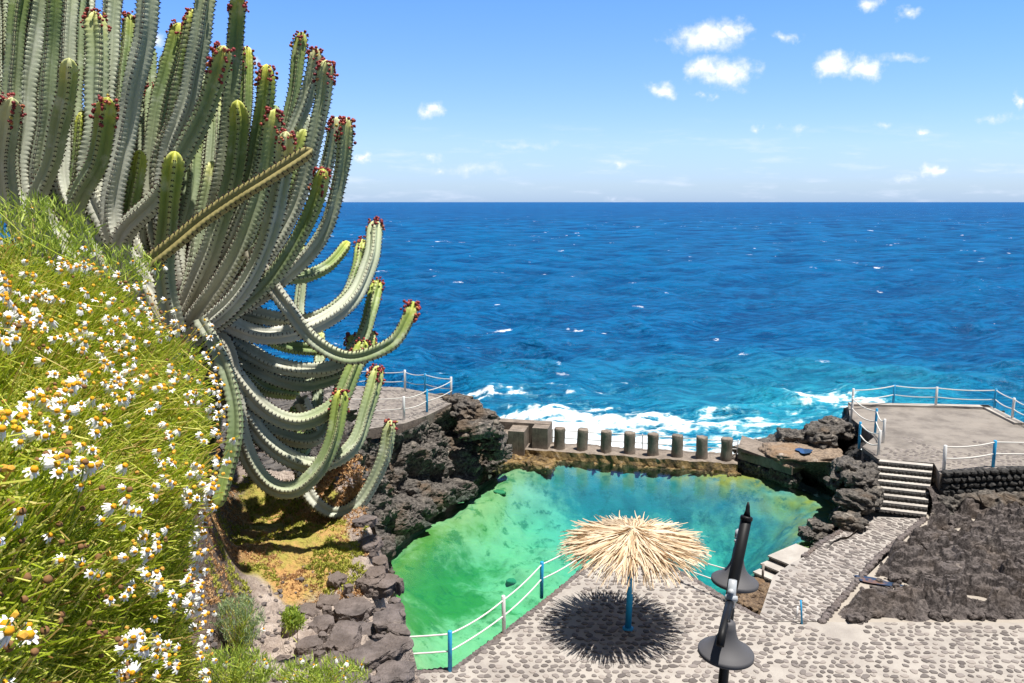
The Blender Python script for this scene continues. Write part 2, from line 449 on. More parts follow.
WALL_A = P(500, 452, -.5); WALL_B = P(740, 468, -.5)      # seaward edge of the pool wall, roughly
hole = [(-14, 8), (-9, 26.5), (-1, 28.5), (1.2, 30.0), (8.4, 28.5), (11.6, 28.0), (13.2, 29.2), (40, 26), (60, 8)]
def make_sea():
    NR, NC = 760, 620
    k = np.linspace(0, 1, NR)
    D = np.concatenate([np.linspace(9, 26, 30), 26 * np.exp(np.linspace(0, math.log(26000 / 26), NR - 31) ** 1.0 * 1.0)[0:NR - 31], [60000]])
    D = D[:NR]; u = np.linspace(-1, 1, NC)
    YY = np.repeat(D[:, None], NC, 1); XX = u[None, :] * (D[:, None] * .95 + 8)
    x = XX.ravel(); y = YY.ravel()
    sp = np.gradient(D); spx = (D * .95 + 8) * 2 / NC
    spv = np.repeat(np.maximum(sp, spx)[:, None], NC, 1).ravel()
    z = np.zeros_like(x); dx = np.zeros_like(x); dy = np.zeros_like(x)
    for i in range(64):
        lam = .5 * (16 / .5) ** rng.uniform(0, 1) if i < 50 else rng.uniform(1.5, 6)
        th = R(-105 + rng.normal() * 48); kx, ky = math.cos(th) * 2 * math.pi / lam, math.sin(th) * 2 * math.pi / lam
        A = .015 * lam ** .80; fade = 1 - smooth(spv, lam * .18, lam * .4)
        ph = kx * x + ky * y + rng.uniform(0, 6.28)
        z += A * fade * np.sin(ph); dx += A * fade * .8 * np.cos(ph) * math.cos(th); dy += A * fade * .8 * np.cos(ph) * math.sin(th)
    z = z * .8
    ds = np.minimum(segdist(x, y, [(-12, 27), (-2.2, 28.3), (1.2, 30.2), (8.2, 28.7)], False), segdist(x, y, [(8.2, 28.7), (11.6, 29), (13, 31.2), (18, 31.2)], False) * 1.0)
    p3 = np.stack([x, y, np.zeros_like(x)], 1)
    sw = fbm(p3 * (.16, .34, 1), 4) ; sw2 = fbm(p3 * (.33, .9, 1) + 40, 4)
    shore = np.exp(-(ds / 10.5) ** 1.3) * (1 + .5 * sw)
    shore = np.clip(shore + .75 * np.exp(-(((x - 17) / 8) ** 2 + ((y - 40) / 8) ** 2)) , 0, 1)
    # surf belts: close in along the wall, and streaks further out
    belt = np.exp(-(ds / 1.8) ** 2) * .72
    belt += .34 * np.exp(-(ds / 4.2) ** 2) * smooth(-x, -9, -3) + .20 * np.exp(-(ds / 4.5) ** 2)
    belt += .55 * np.exp(-(((x + 1.0) / 4.0) ** 2 + ((y - 31.2) / 1.6) ** 2)) + .35 * np.exp(-(((x - 1.5) / 4.5) ** 2 + ((y - 35.5) / 1.2) ** 2))
    belt += .50 * np.exp(-(((x + 1) / 6.0) ** 2 + ((y - 41 - .25 * x) / 1.1) ** 2)) + .48 * np.exp(-((x / 6.0) ** 2 + ((y - 36.8) / 1.5) ** 2)) + .22 * np.exp(-(ds / 10) ** 2) * smooth(-x, -10, -4)
    belt += .38 * np.exp(-(((x - 9) / 5.0) ** 2 + ((y - 34.0 - .15 * x) / 1.2) ** 2)) + .3 * np.exp(-(((x - 3) / 5.0) ** 2 + ((y - 37.5) / .9) ** 2))
    belt += .62 * np.exp(-(((x + 1.5) / 5.5) ** 2 + ((y - 32.5) / 2.0) ** 2))
    belt += .50 * np.exp(-(((x - 4.5) / 4.5) ** 2 + ((y - 33.0 + .1 * x) / .9) ** 2))
    belt += .40 * np.exp(-(((x - 8) / 4.0) ** 2 + ((y - 36.5) / 1.1) ** 2))
    belt += .42 * np.exp(-(((x - 10.0) / 2.2) ** 2 + ((y - 31.0) / 1.4) ** 2))
    belt += .50 * np.exp(-(((x - 16.6) / 2.0) ** 2 + ((y - 39.5) / 3.6) ** 2))
    belt += .34 * np.exp(-(((x - 6.5) / 1.6) ** 2 + ((y - 43.5) / .7) ** 2))
    belt += .25 * np.exp(-(ds / 6.5) ** 2)
    sw3 = fbm(p3 * (1.1, 2.2, 1) + 70, 5, .65)
    foam = np.clip(belt * .92 + sw * .42 + sw2 * .42 + sw3 * .62 - .10, 0, 1) * smooth(belt, .04, .25)
    crest = np.clip(z * 2 + .5, 0, 1)
    near = np.exp(-(ds / 5) ** 2)
    z = z * (1 - .45 * near) + foam * .10 * (1 + sw2)
    V = np.stack([x + dx, y + dy, SEA + z], 1)
    fa = grid_faces(NR, NC); cx = x[fa].mean(1); cy = y[fa].mean(1)
    fa = fa[~inpoly(cx, cy, hole)]
    mb = MB(); mb.addq(V, fa, 0, np.stack([foam, shore, crest], 1))
    struct(mb.build('sea', M['sea'], smooth=True))
    # calm sheet behind the camera's side, so the ocean carries on round the coast
    mb = MB(); L = 60000
    mb.add([(-L, -L, SEA - .6), (L, -L, SEA - .6), (L, 8.9, SEA - .6), (-L, 8.9, SEA - .6)], [(0, 1, 2, 3)])
    mb.add([(-L, 8.9, SEA - .6), (-16, 8.9, SEA - .6), (-L, L, SEA - .6)], [(0, 1, 2)]); mb.add([(16, 8.9, SEA - .6), (L, 8.9, SEA - .6), (L, L, SEA - .6)], [(0, 1, 2)])
    struct(mb.build('sea', M['sea']))
make_sea()

# ================================================================= POOL
def _floor(t):
    p = geo_pos(t); at = t.new('ShaderNodeAttribute', attribute_name='c'); s = t.new('ShaderNodeSeparateColor', _0=at.outputs[0])
    n = t.noise(p, .8, 6, .62); n2 = t.noise(p, 3.5, 5, .7)
    alg = t.step(t.math('ADD', s.outputs[0], t.math('MULTIPLY_ADD', t.math('ADD', n, t.math('MULTIPLY', n2, .5)), 1.7, c=-1.27)), .25, .85)
    n3 = t.noise(p, 1.9, 7, .7); rk = t.step(n3, .52, .64)
    c = t.mix(alg, t.mix(n2, (.20, .39, .21), (.42, .50, .26)), t.mix(n2, (.015, .17, .035), (.08, .28, .06)))
    c = t.mix(s.outputs[1], c, t.mix(alg, (.18, .40, .36), (.018, .19, .24)))
    c = t.mix(s.outputs[2], c, t.mix(n2, (.14, .14, .03), (.40, .40, .10)))
    vo = t.new('ShaderNodeTexVoronoi', feature='SMOOTH_F1', i_Scale=1.1); t.put(vo, 'Vector', t.vmath('ADD', p, t.noise(p, 1.2, 3, .5, col=True)))
    return bsdf(t, t.mix(t.math('MULTIPLY', rk, .75), c, t.mix(s.outputs[1], (.02, .17, .045), (.015, .13, .14))), .9, .1, n2, .5, .08)
M['pool_floor'] = mat('pool_floor', _floor)
M['pool_rock'] = plain('pool_rock', (.06, .24, .12), .9, .1, .6, 3)
def _pool(t):
    p = geo_pos(t)
    n1 = t.noise(p, 2.2, 4, .6); n2 = t.noise(p, 6, 4, .6)
    b1 = t.new('ShaderNodeBump', i_Strength=.12, i_Distance=.04, i_Height=n1)
    b2 = t.new('ShaderNodeBump', i_Strength=.5, i_Distance=.012, i_Height=n2); t.l.new(b1.outputs[0], b2.inputs['Normal'])
    fr = t.new('ShaderNodeFresnel', i_IOR=1.33); t.l.new(b2.outputs[0], fr.inputs['Normal'])
    tr = t.new('ShaderNodeBsdfTransparent', i_Color=(.93, 1.0, .98))
    gl = t.new('ShaderNodeBsdfGlossy', i_Roughness=.03); t.l.new(b2.outputs[0], gl.inputs['Normal'])
    return t.new('ShaderNodeMixShader', _0=t.math('MULTIPLY', fr, 1.7, True), _1=tr, _2=gl)
M['pool'] = mat('pool_water', _pool)
nt = NT(M['pool'].node_tree); va = nt.new('ShaderNodeVolumeAbsorption', i_Color=(.20, .93, .86), i_Density=.26)
nt.l.new(va.outputs[0], nt.n['Material Output'].inputs['Volume'])
def pool_out(pts, z): return [P(x, y, z)[:2] for x, y in pts]
shore_l = pool_out([(398, 690), (392, 610), (386, 560), (402, 545), (415, 527), (440, 512), (470, 497), (495, 478), (512, 466), (545, 461)], PW)
shore_r = pool_out([(735, 470), (760, 474), (790, 484), (815, 490), (824, 503), (822, 525), (806, 548)], PW)
pool_poly = [*reversed([(-4.5, 10), (-6.5, 20), (-4.5, 25), (-1.5, 28.0), (1.0, 29.8), (8.2, 28.2), (11, 27.4), (12.4, 24), (11, 18), (9, 10)])]
def make_pool():
    mb = MB(); n = len(pool_poly)
    top = [(x, y, PW) for x, y in pool_poly]; bot = [(x, y, -5.2) for x, y in pool_poly]
    mb.add(top + bot, [tuple(range(n)), tuple(range(n, 2 * n))[::-1]] + [(i, i + n, (i + 1) % n + n, (i + 1) % n) for i in range(n)])
    struct(mb.build('water', M['pool']))
    nx, ny = 260, 260
    gx, gy = np.meshgrid(np.linspace(-6.4, 12.2, nx), np.linspace(10.2, 29.6, ny)); x = gx.ravel(); y = gy.ravel()
    p3 = np.stack([x, y, 0 * x], 1)
    dl = segdist(x, y, shore_l, False); dr = segdist(x, y, shore_r, False)
    dw = segdist(x, y, [(1.2, 29.3), (8.1, 27.8)], False)
    depth = 1.5 + .9 * smooth(x + .25 * (y - 22), 0, 6) + .5 * fbm(p3 * .35, 4)
    depth = depth * (.35 + .65 * smooth(dl, 0, 1.8)) * (.12 + .88 * smooth(dr, 0, 3.0)) * (.13 + .87 * smooth(dw - .3, 0, 3.4))
    depth += .10 * fbm(p3 * 1.7, 4); depth = np.maximum(depth, .10)
    # algae patches: dark green in the left corner, pale sand in the middle
    a = .95 * np.exp(-(((x + 1.9) / 1.7) ** 2 + ((y - 21.3) / 2.3) ** 2)) + .5 * np.exp(-(((x + 2.8) / .9) ** 2 + ((y - 18.6) / 1.5) ** 2)) + .25 * smooth(y, 25.5, 27.5) + .35 * np.exp(-(((x + .5) / 1.2) ** 2 + ((y - 16.6) / .8) ** 2)) + .55 * smooth(x + .3 * (y - 22), 1.5, 4.5)
    teal = smooth(x + .28 * (y - 20), .6, 5.0)
    alg = np.clip(np.exp(-(dr / 1.5) ** 2) * .95 * (.7 + .9 * fbm(p3 * 1.4, 3)) + .55 * np.exp(-((dw - .3) / .8) ** 2) * (.7 + fbm(p3 * 1.8, 3)) + .3 * np.exp(-(dl / .5) ** 2), 0, 1)
    V = np.stack([x, y, PW - depth], 1); fa = grid_faces(ny, nx)
    mb = MB(); mb.addq(V, fa, 0, np.stack([np.clip(a + .1, 0, 1), teal, alg], 1)); struct(mb.build('pool_floor', M['pool_floor'], smooth=True))
    mb = MB()
    for k in range(26):
        i = int(rng.integers(0, len(x)))
        if y[i] < 14.5 or pn(np.array([[x[i] * .5, y[i] * .5, 3.0]]))[0] < -.05: continue
        s_ = rng.uniform(.10, .34); rock(mb, (x[i], y[i], PW - depth[i] - s_ * .04), (s_ * 1.5, s_, s_ * .35), 3, .3)
    struct(mb.build('pool_rocks', M['pool_rock'], smooth=True))
    # sand bed below everything, out under the sea near the shore
make_pool()

# ================================================================= PLAZA (cobbled terrace), ramp, shore ground
plaza = [(-9, 13.9), (-2.3, 14.18), (-1.12, 14.35), (-.04, 15.85), (1.0, 17.4), (1.83, 18.75), (2.6, 19.25), (3.5, 19.2), (4.31, 18.32), (5.03, 16.93), (5.59, 16.10), (22, 16.0), (24, 2), (-9, 2)]
ramp = [(5.35, 16.104), (6.35, 18.2), (7.0, 18.9), (7.55, 19.35), (8.3, 20.2), (9.2, 21.0), (10.35, 22.02), (11.87, 21.80), (9.5, 19.4), (6.75, 16.104)]
def slab(mb, poly, z, depth, mt=0, ms=1):
    poly = [tuple(q[:2]) for q in poly]; n = len(poly)
    if sum(poly[i][0] * poly[(i + 1) % n][1] - poly[(i + 1) % n][0] * poly[i][1] for i in range(n)) < 0: poly = poly[::-1]
    t_ = [(x, y, z) for x, y in poly]; b_ = [(x, y, z - depth) for x, y in poly]
    mb.add(t_, [tuple(range(n))], mt); mb.add(t_ + b_, [(i, i + n, (i + 1) % n + n, (i + 1) % n) for i in range(n)], ms)
_sc = ICO[1][0]; 
def cobbles(mb, poly, z, spacing, rmin, rmax, xr, yr, m=2, drop=.06, stretch=1.25, margin=.04, ang=0.0, angv=.5, h=.022, keep=None):
    xs = np.arange(xr[0], xr[1], spacing); ys = np.arange(yr[0], yr[1], spacing * .9); px = []
    for j, y in enumerate(ys):
        for x in xs:
            px.append((x + (j % 2) * spacing / 2 + rng.normal() * spacing * .14, y + rng.normal() * spacing * .12))
    px = np.array(px); ok = inpoly(px[:, 0], px[:, 1], poly) & (segdist(px[:, 0], px[:, 1], poly) > margin) & (rng.random(len(px)) > drop)
    if keep is not None: ok &= keep(px[:, 0], px[:, 1])
    px = px[ok]; S = 9; N = len(px)
    th = np.linspace(0, 2 * math.pi, S, endpoint=False)
    r = rng.uniform(rmin, rmax, N); st = rng.uniform(.9, stretch * 1.15, N); an = ang + rng.normal(size=N) * angv
    rj = 1 + .13 * rng.normal(size=(N, S))
    V = []
    for q, (rr, hh) in enumerate(((1.0, -.006), (.80, h * .75))):
        lx = r[:, None] * np.cos(th) * st[:, None] * rr * rj; ly = r[:, None] * np.sin(th) / np.sqrt(st)[:, None] * rr * rj
        X_ = px[:, 0][:, None] + lx * np.cos(an)[:, None] - ly * np.sin(an)[:, None]; Y_ = px[:, 1][:, None] + lx * np.sin(an)[:, None] + ly * np.cos(an)[:, None]
        V.append(np.stack([X_, Y_, np.full_like(X_, z + hh)], -1))
    V.append(np.stack([px[:, 0], px[:, 1], np.full(N, z + h)], -1)[:, None, :])
    V = np.concatenate(V, 1)          # N, 2S+1, 3
    fs4 = np.array([(j, (j + 1) % S, S + (j + 1) % S, S + j) for j in range(S)]); fs3 = np.array([(S + j, S + (j + 1) % S, 2 * S) for j in range(S)])
    off = (np.arange(N) * (2 * S + 1))[:, None, None]
    base = mb.n; mb.v.append(V.reshape(-1, 3)); mb.n += V.shape[0] * V.shape[1]
    for fs in (fs4, fs3):
        fa = (fs[None] + off + base).reshape(-1, fs.shape[1]); mb.f.extend(map(tuple, fa.tolist())); mb.m.extend([m] * len(fa))
mb = MB(); slab(mb, plaza, 0, 2.6)
dens_n = lambda x, y: pn(np.stack([x * .5, y * .5, 0 * x], 1)) > -.42
cobbles(mb, plaza, 0, .182, .050, .084, (-8, 14), (12.6, 19.4), keep=dens_n)
# row of edge stones along the pool side
edge = resample(plaza[1:11], 120)
for k in range(len(edge)):
    rock(mb, (edge[k, 0], edge[k, 1] - .03, -.02), (rng.uniform(.12, .2), rng.uniform(.12, .18), rng.uniform(.08, .12)), 2, .25, mat=3)
struct(mb.build('plaza', [M['mortar'], M['basalt'], M['cobble'], M['stone_dark']]))
mb = MB(); slab(mb, ramp, .012, 2.6)
ra = math.atan2(5.3, 5.1)
cobbles(mb, ramp, .012, .165, .055, .078, (5, 12), (16, 22.2), ang=ra + math.pi / 2, stretch=1.5, angv=.25, drop=.03, h=.02)
for ln in (resample([ramp[9], ramp[8], ramp[7]], 46), resample(ramp[3:7], 24)):
    for k in range(len(ln)):
        rock(mb, (ln[k, 0], ln[k, 1], .01), (rng.uniform(.14, .24), rng.uniform(.12, .2), rng.uniform(.1, .16)), 2, .25, mat=3)
struct(mb.build('path', [M['ramp_mortar'], M['basalt'], M['cobble'], M['stone_dark']]))

# steps into the pool
st = thing('pool_steps', 'short flight of pale steps with dark risers going down into the pool', 'steps', (6.8, 19.0, 0))
A = np.array(P(765, 586, -.45)[:2]); B = np.array(P(803, 556, 0)[:2])
dirv = np.array((.80, .60)); perp = np.array((.60, -.80))
for k in range(4):
    c2 = np.array((6.36, 18.55)) + dirv * .30 * k
    c3 = c2 + dirv * .6 - perp * .15
    m_ = MB(); zt = -.52 + .135 * k
    m_.box((c3[0], c3[1], zt - .5), (1.2, .95, 1.0), math.atan2(dirv[1], dirv[0]), 0)
    m_.box((c3[0] - dirv[0] * .02, c3[1] - dirv[1] * .02, zt + .02), (1.24, .98, .04), math.atan2(dirv[1], dirv[0]), 1)
    o = m_.build('step', [M['basalt'], M['kerb_white']], st, loc=(6.8, 19.0, 0))

# sandy shore ground under the lava
def ground_z(x, y): return 0 * x
def _sand(t):
    p = geo_pos(t); n = t.noise(p, 2, 6, .65); n2 = t.noise(p, 20, 5, .7)
    return bsdf(t, t.mix(n, (.44, .395, .34), (.26, .225, .19)), .95, .1, n2, .5, .03)
M['sand'] = mat('pale_sand', _sand)
def make_lava():
    nx, ny = 520, 300
    gx, gy = np.meshgrid(np.linspace(6.0, 28, nx), np.linspace(15.9, 24.2, ny)); x = gx.ravel(); y = gy.ravel()
    redge = [(6.82, 16.0), (9.62, 19.35), (12.0, 21.85)]
    dr_ = segdist(x, y, redge, False); dp = np.abs(y - 16.02)
    side = (x - 6.82) * (21.85 - 16) - (y - 16.0) * (12.0 - 6.82) > 0
    p3 = np.stack([x, y, 0 * x], 1)
    f1, f2 = cellular(p3 * (1.1, 1.5, 1) + .5 * np.stack([pn(p3), pn(p3 + 9), 0 * x], 1))
    w3 = p3 + .30 * np.stack([pn(p3 * 1.3), pn(p3 * 1.3 + 9), 0 * x], 1)
    f1, f2 = cellular(w3 * (1.0, 1.7, 1)); g1, g2 = cellular(w3 * (2.9, 4.4, 1) + 20)
    low = fbm(p3 * (.42, .6, 1) + 3, 4)
    h = .26 + .42 * low + .20 * smooth(f2 - f1, 0, .30) - .28 * smooth(pn(p3 * (.9, 1.4, 1) + 51), .12, .3) + .10 * smooth(g2 - g1, 0, .28) + .10 * fbm(p3 * 1.9, 4, .5) - .10
    h = np.where(h > .1, h + .06 * np.sin(h * 40) * .5, h)
    h *= smooth(dr_ + .25 * pn(p3 * 1.4) + .1, .0, .4)
    h -= .25 * np.exp(-(((x - 8.75) / .6) ** 2 + ((y - 17.9) / .25) ** 2))
    sandm = np.exp(-(((x - 8.2) / .9) ** 2 + ((y - 18.3) / 1.0) ** 2)) * .16 + .12 * np.exp(-(((x - 10.3) / .6) ** 2 + ((y - 20.8) / .7) ** 2))
    h -= sandm
    h = h * smooth(dp + .2 * pn(p3 * 1.3) - .16, .0, .45) - .015
    fa = grid_faces(ny, nx); ok = side[fa].all(1) & (x[fa].min(1) > 6.85) | ((y[fa].mean(1) > 22.1) & (x[fa].min(1) > 12.2))
    fa = fa[ok]; h = np.where(y > 22.5, h + .1 * (y - 22.5), h)
    mb = MB(); mb.addq(np.stack([x, y, h], 1), fa); struct(mb.build('lava_field', M['lava']))
    mb = MB()
    for k in range(230):
        t_ = rng.random()
        if k < 90: q = np.array((7.0, 16.15)) * (1 - t_) + np.array((9.9, 19.4)) * t_ + (.35 + abs(rng.normal()) * .3, rng.normal() * .1)
        elif k < 150: q = np.array((9.9, 19.4)) * (1 - t_) + np.array((12.2, 21.7)) * t_ + (.35 + abs(rng.normal()) * .25, 0)
        else: q = np.array((rng.uniform(7.3, 20), 16.2 + abs(rng.normal()) * .22))
        s_ = rng.uniform(.05, .26); rock(mb, (q[0], q[1], s_ * .2), (s_ * 1.3, s_, s_ * .8), 3, .35)
    struct(mb.build('loose_rocks', M['lava']))
    mb = MB(); mb.add([(6.6, 16.004, -.004), (40, 16.004, -.004), (40, 24, -.004), (12, 24, -.004), (11.8, 21.7, -.004)], [(0, 1, 2, 3, 4)]); struct(mb.build('ground', M['sand']))
make_lava()
def _pud(t):
    n = t.noise(geo_pos(t), 3, 5, .7)
    return bsdf(t, t.mix(t.step(n, .5, .62), (.03, .05, .09), (.17, .10, .07)), .08, .5)
M['puddle'] = mat('puddle_water', _pud)
M['puddle_blue'] = plain('puddle_blue', (.03, .07, .15), .1, .5)
def puddle(c, rx, ry, a, z, m='puddle'):
    mb = MB(); n = 28; pts = []
    for i in range(n):
        t_ = 2 * math.pi * i / n; r_ = 1 + .18 * math.sin(3 * t_ + 1) + .1 * math.sin(5 * t_); X_ = rx * r_ * math.cos(t_); Y_ = ry * r_ * math.sin(t_)
        pts.append((c[0] + X_ * math.cos(a) - Y_ * math.sin(a), c[1] + X_ * math.sin(a) + Y_ * math.cos(a), z))
    mb.add(pts, [tuple(range(n))]); struct(mb.build('water', M[m]))
puddle((8.75, 17.9), .50, .16, -.5, .05)

# ================================================================= generic cliff
def cliff(name, bot, top, nu, nv, amp, mats, freq=1.0, bulge=0.0, cap=None, big=1.0, mb=None, sm=False):
    """rough rock face between a lower and an upper polyline"""
    own = mb is None
    if len(bot) == len(top):
        BT = resample(np.concatenate([np.asarray(bot, float), np.asarray(top, float)], 1), nu); b, t_ = BT[:, :3], BT[:, 3:]
    else: b = resample(bot, nu); t_ = resample(top, nu)
    if own: mb = MB()
    v = np.linspace(0, 1, nv)[None, :, None]; G = b[:, None] * (1 - v) + t_[:, None] * v
    tang = np.gradient(b, axis=0); nrm = np.stack([tang[:, 1], -tang[:, 0], 0 * tang[:, 0]], 1); nrm /= np.linalg.norm(nrm, axis=1)[:, None] + 1e-9
    p = G.reshape(-1, 3); N = np.repeat(nrm[:, None], nv, 1).reshape(-1, 3)
    N = N + (0, 0, .35); 
    f1, f2 = cellular(p * freq * .75 + .4 * np.stack([pn(p), pn(p + 5), pn(p + 11)], 1)); g1, g2 = cellular(p * freq * 2.1 + 30)
    d = big * (.75 * fbm(p * .55 * freq, 3)) + .75 * (np.minimum(f2 - f1, .5) - .25) + .30 * (np.minimum(g2 - g1, .45) - .2) + .22 * fbm(p * 3.2 * freq, 4, .6)
    vv = np.repeat(v.reshape(1, -1), nu, 0).ravel(); d = d + bulge * np.sin(vv * math.pi)
    fade = np.minimum(1, (1 - vv) * 5 + .35)
    mb.addq(p + N * (amp * d * fade)[:, None], grid_faces(nu, nv))
    if own: return struct(mb.build(name, mats, smooth=sm))

# left headland: walkway on top of a dark rock
WZ = 1.9
wl_near = [P(230, 470, WZ), P(330, 436, WZ), P(380, 428, WZ), P(405, 424, WZ), P(428, 416, WZ), P(452, 404, WZ)]
wl_far = [P(452, 398, WZ), P(400, 388, WZ), P(330, 386, WZ), P(200, 395, WZ)]
mb = MB()
top = [tuple(q[:2]) for q in wl_near] + [tuple(q[:2]) for q in wl_far]
slab(mb, top, WZ + .03, .35)
cobbles(mb, top, WZ + .03, .19, .05, .075, (-12, 0), (20, 32), m=2, h=.012)
struct(mb.build('walkway', [M['cement'], M['concrete'], M['cobble']]))
HB = [(-1.5, 6.4, -.9), (-2.3, 11, -.9), P(374, 620, -.9), P(380, 570, -.9), P(398, 544, -.9), P(420, 522, -.9), P(450, 506, -.9), P(478, 492, -.9), P(497, 476, -.9), P(506, 468, -.9)]
HT = [Q(310, 470, 7.2), Q(315, 430, 10.5), Q(310, 398, 14.5), Q(322, 395, 17.5), Q(345, 418, 20), P(372, 446, 1.85), P(404, 432, 1.8), P(430, 418, 1.8), P(452, 405, 1.95), P(474, 410, 1.7)]
cliff('rock_headland', HB, HT, 620, 190, .95, M['basalt'], .78)
HB2 = [HB[-1], P(512, 460, -.9), P(512, 448, -1.2), P(490, 435, -1.5), P(440, 410, -1.5), P(330, 405, -1.5), P(100, 430, -1.5)]
HT2 = [HT[-1], P(489, 418, 1.3), P(480, 412, 1.3), P(466, 400, 1.7), P(440, 394, 1.8), P(330, 388, 1.8), P(150, 398, 1.8)]
cliff('rock_headland', HB2, HT2, 200, 60, .45, M['basalt'], 1.1)
HL = [Q(310, 470, 7.2) + (-7, 0, -.4)] + [np.array(q) + (-9, 0, -.9) for q in HT[1:4]] + [np.array(HT[4]) + (-7, 0, -.5), np.array(HT[5]) + (-6, 0, -.2)]
cliff('rock_headland', HT[:6], HL, 300, 160, .5, M['basalt'], 1.0)
# right: boulders between pool and ramp, and the point by the sea
RB = [P(738, 466, -.9), P(762, 470, -.9), P(790, 478, -.9), P(815, 488, -.9), P(836, 502, -.9), P(836, 528, -.9), P(818, 550, -.9), P(802, 562, -.9)]
RT = [P(742, 452, .25), P(765, 458, .2), P(800, 462, .35), P(830, 462, .6), P(852, 478, .75), P(866, 500, .5), P(858, 528, .15), P(820, 552, .02)]
cliff('rock_shore', RB, RT, 300, 80, .30, M['basalt'], 1.5)
RB3 = [P(735, 440, -1.3), P(770, 434, -1.3), P(810, 425, -1.4), P(836, 415, -1.4), P(848, 396, -1.4), P(900, 388, -1.4), P(1000, 388, -1.4)]
RT3 = [P(745, 452, .1), P(780, 446, .25), P(806, 440, .45), P(842, 430, .8), P(852, 409, .85), P(900, 408, .75), P(1005, 411, .75)]
RB3 = RB3[:4] + [RT3[4] + (-.3, .5, -2.4), RT3[5] + (0, .7, -2.3), RT3[6] + (0, .7, -2.3)]
cliff('rock_shore', RB3[::-1], RT3[::-1], 240, 50, .35, M['basalt'], 1.4)
mb = MB()
for k in range(34):
    t_ = rng.random(); base = resample(RB, 50)[int(t_ * 49)]; s_ = rng.uniform(.2, .5)
    rock(mb, base + (rng.uniform(.05, .5), rng.uniform(.0, .4), rng.uniform(.25, .7)), (s_ * 1.3, s_, s_ * .8), 4, .35)
for k in range(26):
    base = resample(HB, 50)[int(rng.random() * 49)]; s_ = rng.uniform(.4, 1.1)
    rock(mb, base + (rng.uniform(-.7, .0), rng.uniform(-.0, .5), rng.uniform(.2, .6)), (s_ * 1.3, s_, s_ * .75), 4, .35)
for (px, py, z, s_) in ((820, 436, .75, 1.1), (800, 441, .5, .9), (836, 428, .9, .9), (788, 437, .3, .8), (846, 470, .9, .9), (862, 480, .8, .8), (870, 494, .5, .7), (836, 484, .2, .5), (460, 402, 1.9, .7), (470, 408, 1.8, .8), (480, 418, 1.5, .9), (488, 430, 1.1, .8), (494, 440, .7, .8), (476, 430, 1.3, .9), (498, 452, .2, .7), (464, 414, 1.6, .8), (856, 500, .5, .8), (850, 522, .2, .6)):
    rock(mb, P(px, py, z), (s_ * 1.4, s_, s_ * .7), 4, .4)
struct(mb.build('rock_shore', M['basalt']))
M['shelf'] = mat('shelf_rock', lambda t: _basalt(t, (.12, .09, .07), (.34, .26, .19), (.46, .40, .34), .56, (.30, .18, .09)))
# pale tidal shelf with its blue puddle
mb = MB(); rock(mb, P(802, 453, .30), (2.6, 2.2, .5), 5, .16, seed=3.3, rz=.1); struct(mb.build('rock_shore', M['shelf'], smooth=True))
puddle(P(804, 451, .56)[:2], .26, .30, 0, .575, 'puddle_blue')
# ================================================================= SEA WALL with pillars
sw = thing('sea_wall', 'low algae-stained concrete wall closing the pool against the surf', 'wall', (4.5, 28.8, -.2))
SWL = (4.5, 28.8, -.2)
a0 = P(488, 447, -.2); a1 = P(738, 464, -.2); dv = (a1 - a0)[:2]; L = np.linalg.norm(dv); dv /= L; nv = np.array((-dv[1], dv[0]))
LZ = -.2
mb = MB()
n = 90; prof = [(-.06, -2.2), (-.06, LZ - .28), (-.02, LZ - .16), (.0, LZ - .01), (1.15, LZ), (1.2, LZ - .1), (1.25, -2.4)]
ts = np.linspace(0, L, n); V = []
for t_ in ts:
    for (o_, z_) in prof:
        q = a0[:2] + dv * t_ + nv * o_; V.append((q[0], q[1], z_))
V = np.array(V); nzv = fbm(V * (3, 3, 3), 3); V[:, 2] += .05 * nzv * (V[:, 2] > -2); V[:, 1] += .06 * fbm(V * 4 + 9, 3)
fa = grid_faces(n, len(prof)); mi = (np.arange(len(fa)) % (len(prof) - 1))
for k, m_ in ((0, 1), (1, 1), (2, 1), (3, 0), (4, 0), (5, 0)):
    pass
mb.addq(V, fa[:, ::-1], 0)
mb.m = [1 if (i % 6) < 3 else 0 for i in range(len(fa))]
mb.build('ledge', [M['concrete'], M['algae']], sw, loc=SWL)
# high end block with small steps, left
def Pz(px, py, z): return P(px, py, z)
mb = MB()
ang = math.atan2(dv[1], dv[0])
def wbox(m_, s0, s1, o0, o1, z0, z1, mat_=0):
    c = a0[:2] + dv * (s0 + s1) / 2 + nv * (o0 + o1) / 2
    m_.box((c[0], c[1], (z0 + z1) / 2), (s1 - s0, o1 - o0, z1 - z0), ang, mat_)
def s_at(px, py, z):   # distance along the wall of a picture point
    q = P(px, py, z)[:2] - a0[:2]; return float(q @ dv)
s545 = s_at(546, 452, -.2); s528 = s_at(528, 450, -.2)
mb = MB(); wbox(mb, -.8, s545, .75, 1.22, -1.6, .62); wbox(mb, s545 - .60, s545, .22, .748, -1.6, .60)
mb.build('end_block', [M['concrete']], sw, loc=SWL)
s500 = s_at(500, 450, -.2); s524 = s_at(523, 452, -.2)
mb = MB(); wbox(mb, s524 - .62, s524, -.12, .74, -1, .52); mb.build('stair_block', [M['concrete']], sw, loc=SWL)
for k in range(3):
    m_ = MB(); wbox(m_, s524 - .625 - .34 * (k + 1), s524 - .622 - .34 * k, -.10, .73, -1, .32 - .19 * k); m_.build('step', [M['concrete']], sw, loc=SWL)
mb = MB()
for k in range(26):
    q = a0[:2] + dv * rng.uniform(-.3, s545 + .2) + nv * rng.uniform(-.8, -.1)
    rock(mb, (q[0], q[1], -.66 + rng.uniform(-.1, .12)), (rng.uniform(.5, 1.0), rng.uniform(.35, .6), .40), 4, .35)
